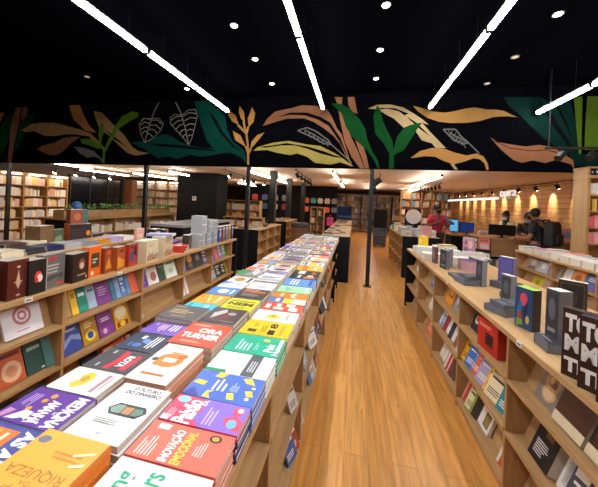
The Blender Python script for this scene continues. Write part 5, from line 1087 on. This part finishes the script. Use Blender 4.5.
# ------------------------------------------------------------------ people
def skin(name, vs, es, rs, m, parent=None, root=0, sub=2):
    me = bpy.data.meshes.new(name); me.from_pydata([tuple(v) for v in vs], es, []); me.materials.append(m)
    o = bpy.data.objects.new(name, me); C.objects.link(o)
    md = o.modifiers.new('skin', 'SKIN'); md.use_smooth_shade = True
    sv = me.skin_vertices[0].data if me.skin_vertices else me.skin_vertices.new(name='').data
    for i, r in enumerate(rs):
        sv[i].radius = (r, r) if not isinstance(r, tuple) else r
        sv[i].use_root = i == root
    sd = o.modifiers.new('smooth', 'SUBSURF'); sd.levels = sub; sd.render_levels = sub
    if parent is not None: o.parent = parent
    return o
def person(label, loc, rz, J, skin_c, top_c, bottom_c, hair_c, mask=None, longhair=False, sleeve=.5, shoe='#202022', scale=1.0):
    """J: joint positions by name, local frame, facing +Y"""
    D = dict(pel=(0,0,.95), sp=(0,0,1.12), ch=(0,.0,1.32), nk=(0,0,1.47), hb=(0,.015,1.54), hm=(0,.03,1.62), ht=(0,.02,1.70),
        lh=(-.09,0,.9), lk=(-.1,.02,.5), la=(-.1,-.02,.09), lt=(-.11,.15,.04), rh=(.09,0,.9), rk=(.1,.02,.5), ra=(.1,-.02,.09), rt=(.11,.15,.04),
        ls=(-.17,0,1.40), le=(-.23,-.02,1.12), lw=(-.22,.08,.88), rs=(.17,0,1.40), re=(.23,-.02,1.12), rw=(.22,.08,.88))
    D.update(J); D = {k: Vector(v)*scale for k, v in D.items()}
    vs, es, rs = [], [], []
    def V(p, r): vs.append(Vector(p)); rs.append(r); return len(vs)-1
    sk = mat(skin_c, .55, .05)
    t = thing('person', label, 'person', loc, rz)
    pel = V(D['pel'], .115); sp = V(D['sp'], .105); ch = V(D['ch'], .125); nk = V(D['nk'], .05); hb = V(D['hb'], .06); hm = V(D['hm'], .088); ht = V(D['ht'], .066)
    es += [(pel,sp),(sp,ch),(ch,nk),(nk,hb),(hb,hm),(hm,ht)]
    for s in 'lr':
        h = V(D[s+'h'], .082); k = V(D[s+'k'], .055); a = V(D[s+'a'], .04); tt = V(D[s+'t'], .035); es += [(pel,h),(h,k),(k,a),(a,tt)]
        sh = V(D[s+'s'], .06); e = V(D[s+'e'], .042); w = V(D[s+'w'], .028); es += [(ch,sh),(sh,e),(e,w)]
        d = (D[s+'w']-D[s+'e']).normalized(); side = d.cross(Vector((0,1,0)) if abs(d.y) < .8 else Vector((0,0,1))).normalized(); nrm = d.cross(side)
        pm_ = V(D[s+'w']+d*.05, .03); es.append((w, pm_))
        for j, (o, ln) in enumerate(((-.03,.065),(-.01,.078),(.01,.072),(.03,.055))):
            f0 = V(D[s+'w']+d*.085+side*o, .0105); f1 = V(D[s+'w']+d*(.085+ln*.55)+side*o*1.1+nrm*.008, .009); f2 = V(D[s+'w']+d*(.085+ln*.9)+side*o*1.1+nrm*.03, .008)
            es += [(pm_,f0),(f0,f1),(f1,f2)]
        th0 = V(D[s+'w']+d*.035-side*.035, .0125); th1 = V(D[s+'w']+d*.07-side*.055+nrm*.012, .010); es += [(pm_,th0),(th0,th1)]
    skin('body', vs, es, rs, sk, t)
    # shirt
    vs, es, rs = [], [], []
    a0 = V(D['pel']+Vector((0,0,-.02)), .135); a1 = V(D['sp'], .13); a2 = V(D['ch'], .148); a3 = V(D['nk']*.55+D['ch']*.45, .085); es += [(a0,a1),(a1,a2),(a2,a3)]
    for s in 'lr':
        b = V(D[s+'s'], .078); 
        if sleeve <= .5: e = V(D[s+'s'].lerp(D[s+'e'], sleeve*1.5), .064); es += [(a2,b),(b,e)]
        else: e = V(D[s+'e'], .056); w = V(D[s+'e'].lerp(D[s+'w'], .9), .042); es += [(a2,b),(b,e),(e,w)]
    skin('shirt', vs, es, rs, mat(top_c, .8, .12), t)
    vs, es, rs = [], [], []
    a0 = V(D['pel']+Vector((0,0,.03)), .13)
    for s in 'lr':
        h = V(D[s+'h'], .1); k = V(D[s+'k'], .072); a = V(D[s+'a']+Vector((0,0,.03)), .06); es += [(a0,h),(h,k),(k,a)]
    skin('trousers', vs, es, rs, mat(bottom_c, .8, .12), t)
    for s in 'lr':
        q = MB(); c = (D[s+'a']+D[s+'t'])/2; d = (D[s+'t']-D[s+'a']); dd = Vector((d.x, d.y, 0)).normalized(); sd = Vector((-dd.y, dd.x, 0))
        M = frame(Vector((c.x, c.y, 0)), sd, dd, Z_) if False else frame(Vector((c.x, c.y, .001)), Vector((dd.y,-dd.x,0)), dd, Z_)
        q.box((-.05,-.13,0), (.05,.15,.03), mat('#d8d4cc'), M); q.box((-.047,-.125,.03), (.047,.13,.085), mat(shoe), M); q.build('shoe', t, .015)
    hd = D['hm']; fwd = ((D['hm']-D['nk']).cross(Vector((1,0,0)))); f = Vector(J.get('face', (0,1,0))).normalized(); sdv = f.cross(Z_).normalized()
    F = frame(hd, sdv, f, Z_)
    q = MB(); hc = mat(hair_c, .6, .3, 60); pr = []
    for i in range(10):
        th = PI*.6*i/9; pr.append((max(.001, math.sin(th)*.098), math.cos(th)*.115))
    q.lathe(pr[::-1], hc, n=16, sy=1.12)
    if longhair: 
        q.tube((0,-.05,.02), (0,-.10,-.16), .085, hc, 12, .075); q.tube((0,-.10,-.16), (0,-.12,-.34), .075, hc, 12, .035)
    o = q.build('hair', t, smooth=True); o.matrix_local = F @ Matrix.Translation((0,-.022,.022)) @ Matrix.Rotation(.62, 4, 'X')
    for s in (-1, 1):
        q = MB(); q.ball((0,0,0), .012, WHITE); q.ball((0,.008,0), .007, BLACK); o = q.build('eye', t, smooth=True); o.matrix_local = F @ Matrix.Translation((s*.033,.079,.012))
        q = MB(); q.ball((0,0,0), .026, sk, sx=.4, sy=.8, sz=1.2); o = q.build('ear', t, smooth=True); o.matrix_local = F @ Matrix.Translation((s*.086,-.01,-.005))
    q = MB(); q.tube((0,.08,.012), (0,.104,-.022), .007, sk, 8, .014); o = q.build('nose', t, smooth=True); o.matrix_local = F
    if mask:
        q = MB(); n = 9; mm = mat(mask, .7)
        rows = [(-.022,.096),(-.045,.113),(-.075,.106),(-.1,.08)]
        vv = []; 
        for z, r in rows:
            for i in range(n): 
                a = -1.15+2.3*i/(n-1); vv.append((math.sin(a)*r*.95, math.cos(a)*r, z))
        ff = [(j*n+i, j*n+i+1, (j+1)*n+i+1, (j+1)*n+i) for j in range(3) for i in range(n-1)]
        q.mesh(vv, ff, mm); o = q.build('face_mask', t, smooth=True, fix=False); o.matrix_local = F
        sf = o.modifiers.new('cloth', 'SOLIDIFY'); sf.thickness = .003
    else:
        q = MB(); q.ball((0,0,0), .02, mat('#a0564e'), sx=1.1, sy=.35, sz=.32); o = q.build('mouth', t, smooth=True); o.matrix_local = F @ Matrix.Translation((0,.082,-.05))
    return t
def backpack(label, loc, rz, c, z=1.0, strap=True, h=.46, tilt=0):
    """z: height of its bottom; local -Y is the outer side"""
    t = thing('backpack', label, 'backpack', (loc[0], loc[1], z), rz); m = mat(c, .75, .2)
    t.rotation_euler = (tilt, 0, rz)
    q = MB(); q.extrude([(-.16,0),(.16,0),(.175,h*.5),(.15,h*.88),(.08,h),(-.08,h),(-.15,h*.88),(-.175,h*.5)], -.09, .09, m, frame(Vector((0,0,0)), X_, Z_, -Y_)); q.build('main_bag', t, .035)
    q = MB(); q.box((-.12,-.14,.05), (.12,-.091,h*.5), m); q.build('front_pocket', t, .02)
    q = MB(); q.tube((-.03,.06,h-.01), (0,.07,h+.05), .01, m, 8); q.tube((0,.07,h+.05), (.03,.06,h-.01), .01, m, 8); q.build('handle', t)
    if strap:
        for s in (-1, 1):
            q = MB(); pts = [(s*.10,.08,h*.92),(s*.115,.17,h+.02),(s*.125,.30,h-.02),(s*.135,.37,h-.14),(s*.16,.33,h-.32),(s*.17,.12,.06)]
            for a, b in zip(pts, pts[1:]): q.tube(a, b, .018, m, 8)
            q.build('strap', t)
    return t
person('person in a red polo shirt and dark mask holding a phone at chest height', (2.30, 8.35, 0), PI+.25,
    dict(rs=(.18,0,1.42), re=(.28,.02,1.16), rw=(.12,.23,1.27), ls=(-.18,0,1.42), le=(-.27,.06,1.17), lw=(-.24,.28,1.26), hm=(0,.04,1.65), ht=(0,.03,1.73), nk=(0,0,1.49), hb=(0,.02,1.57), face=(-.5,1,-.25)),
    '#8a5a42', '#c93a4c', '#22242c', '#1a1614', mask='#18181c')
o = MB(); o.box((-.035,-.006,-.07), (.035,.006,.07), BLACKM, None); o.box((-.031,-.0065,-.064), (.031,-.006,.064), mat('#2c3440', .15)); o = o.build('phone'); o.location = (2.60, 8.02, 1.29); o.rotation_euler = (-.9, 0, .3); tag(o, 'dark phone in the hand of the red-shirted person', 'phone')
backpack('blue and black backpack worn by the red-shirted person', (2.35, 8.58), PI+.25, '#2c5fa8', 1.0)
person('person with long black hair in a pale yellow top behind the counter', (4.2, 8.6, 0), PI*.62,
    dict(hm=(0,.09,1.53), ht=(0,.09,1.60), hb=(0,.07,1.455), nk=(0,.03,1.40), ch=(0,.01,1.27), ls=(-.16,0,1.34), rs=(.16,0,1.34), le=(-.2,.08,1.08), lw=(-.12,.3,1.06), re=(.2,.08,1.08), rw=(.1,.3,1.06), face=(0,1,-.5)),
    '#b98a6c', '#e4e2a8', '#2a2c34', '#14110f', mask='#e4e8ea', longhair=True)
person('person in a dark top leaning over the counter towards the backpack wearer', (4.5, 8.25, 0), PI*.86,
    dict(hm=(0,.12,1.50), ht=(0,.12,1.575), hb=(0,.09,1.425), nk=(0,.05,1.37), ch=(0,.02,1.24), ls=(-.16,.02,1.31), rs=(.16,.02,1.31), le=(-.2,.14,1.1), lw=(-.12,.34,1.1), re=(.2,.14,1.1), rw=(.1,.34,1.1), face=(.1,1,-.45)),
    '#a8755a', '#3a2f34', '#222226', '#1c1512', mask='#c8c4c4', longhair=True, sleeve=.9)
person('person in a black T-shirt with a backpack standing at the cash counter', (3.88, 6.74, 0), .62,
    dict(hm=(0,.10,1.62), ht=(0,.085,1.70), hb=(0,.06,1.545), nk=(0,.02,1.48), ls=(-.19,.0,1.40), le=(-.25,.02,1.12), lw=(-.22,.20,1.10), rs=(.19,0,1.40), re=(.25,.12,1.16), rw=(.16,.30,1.12), face=(.15,1,-.25)),
    '#9a6448', '#141416', '#2a2d38', '#15110f', mask='#2a2a2e')
backpack('large black backpack worn by the black-shirted person at the counter', (4.02, 6.53), .62, '#1c1e1c', .98, h=.52)

build_books(300)
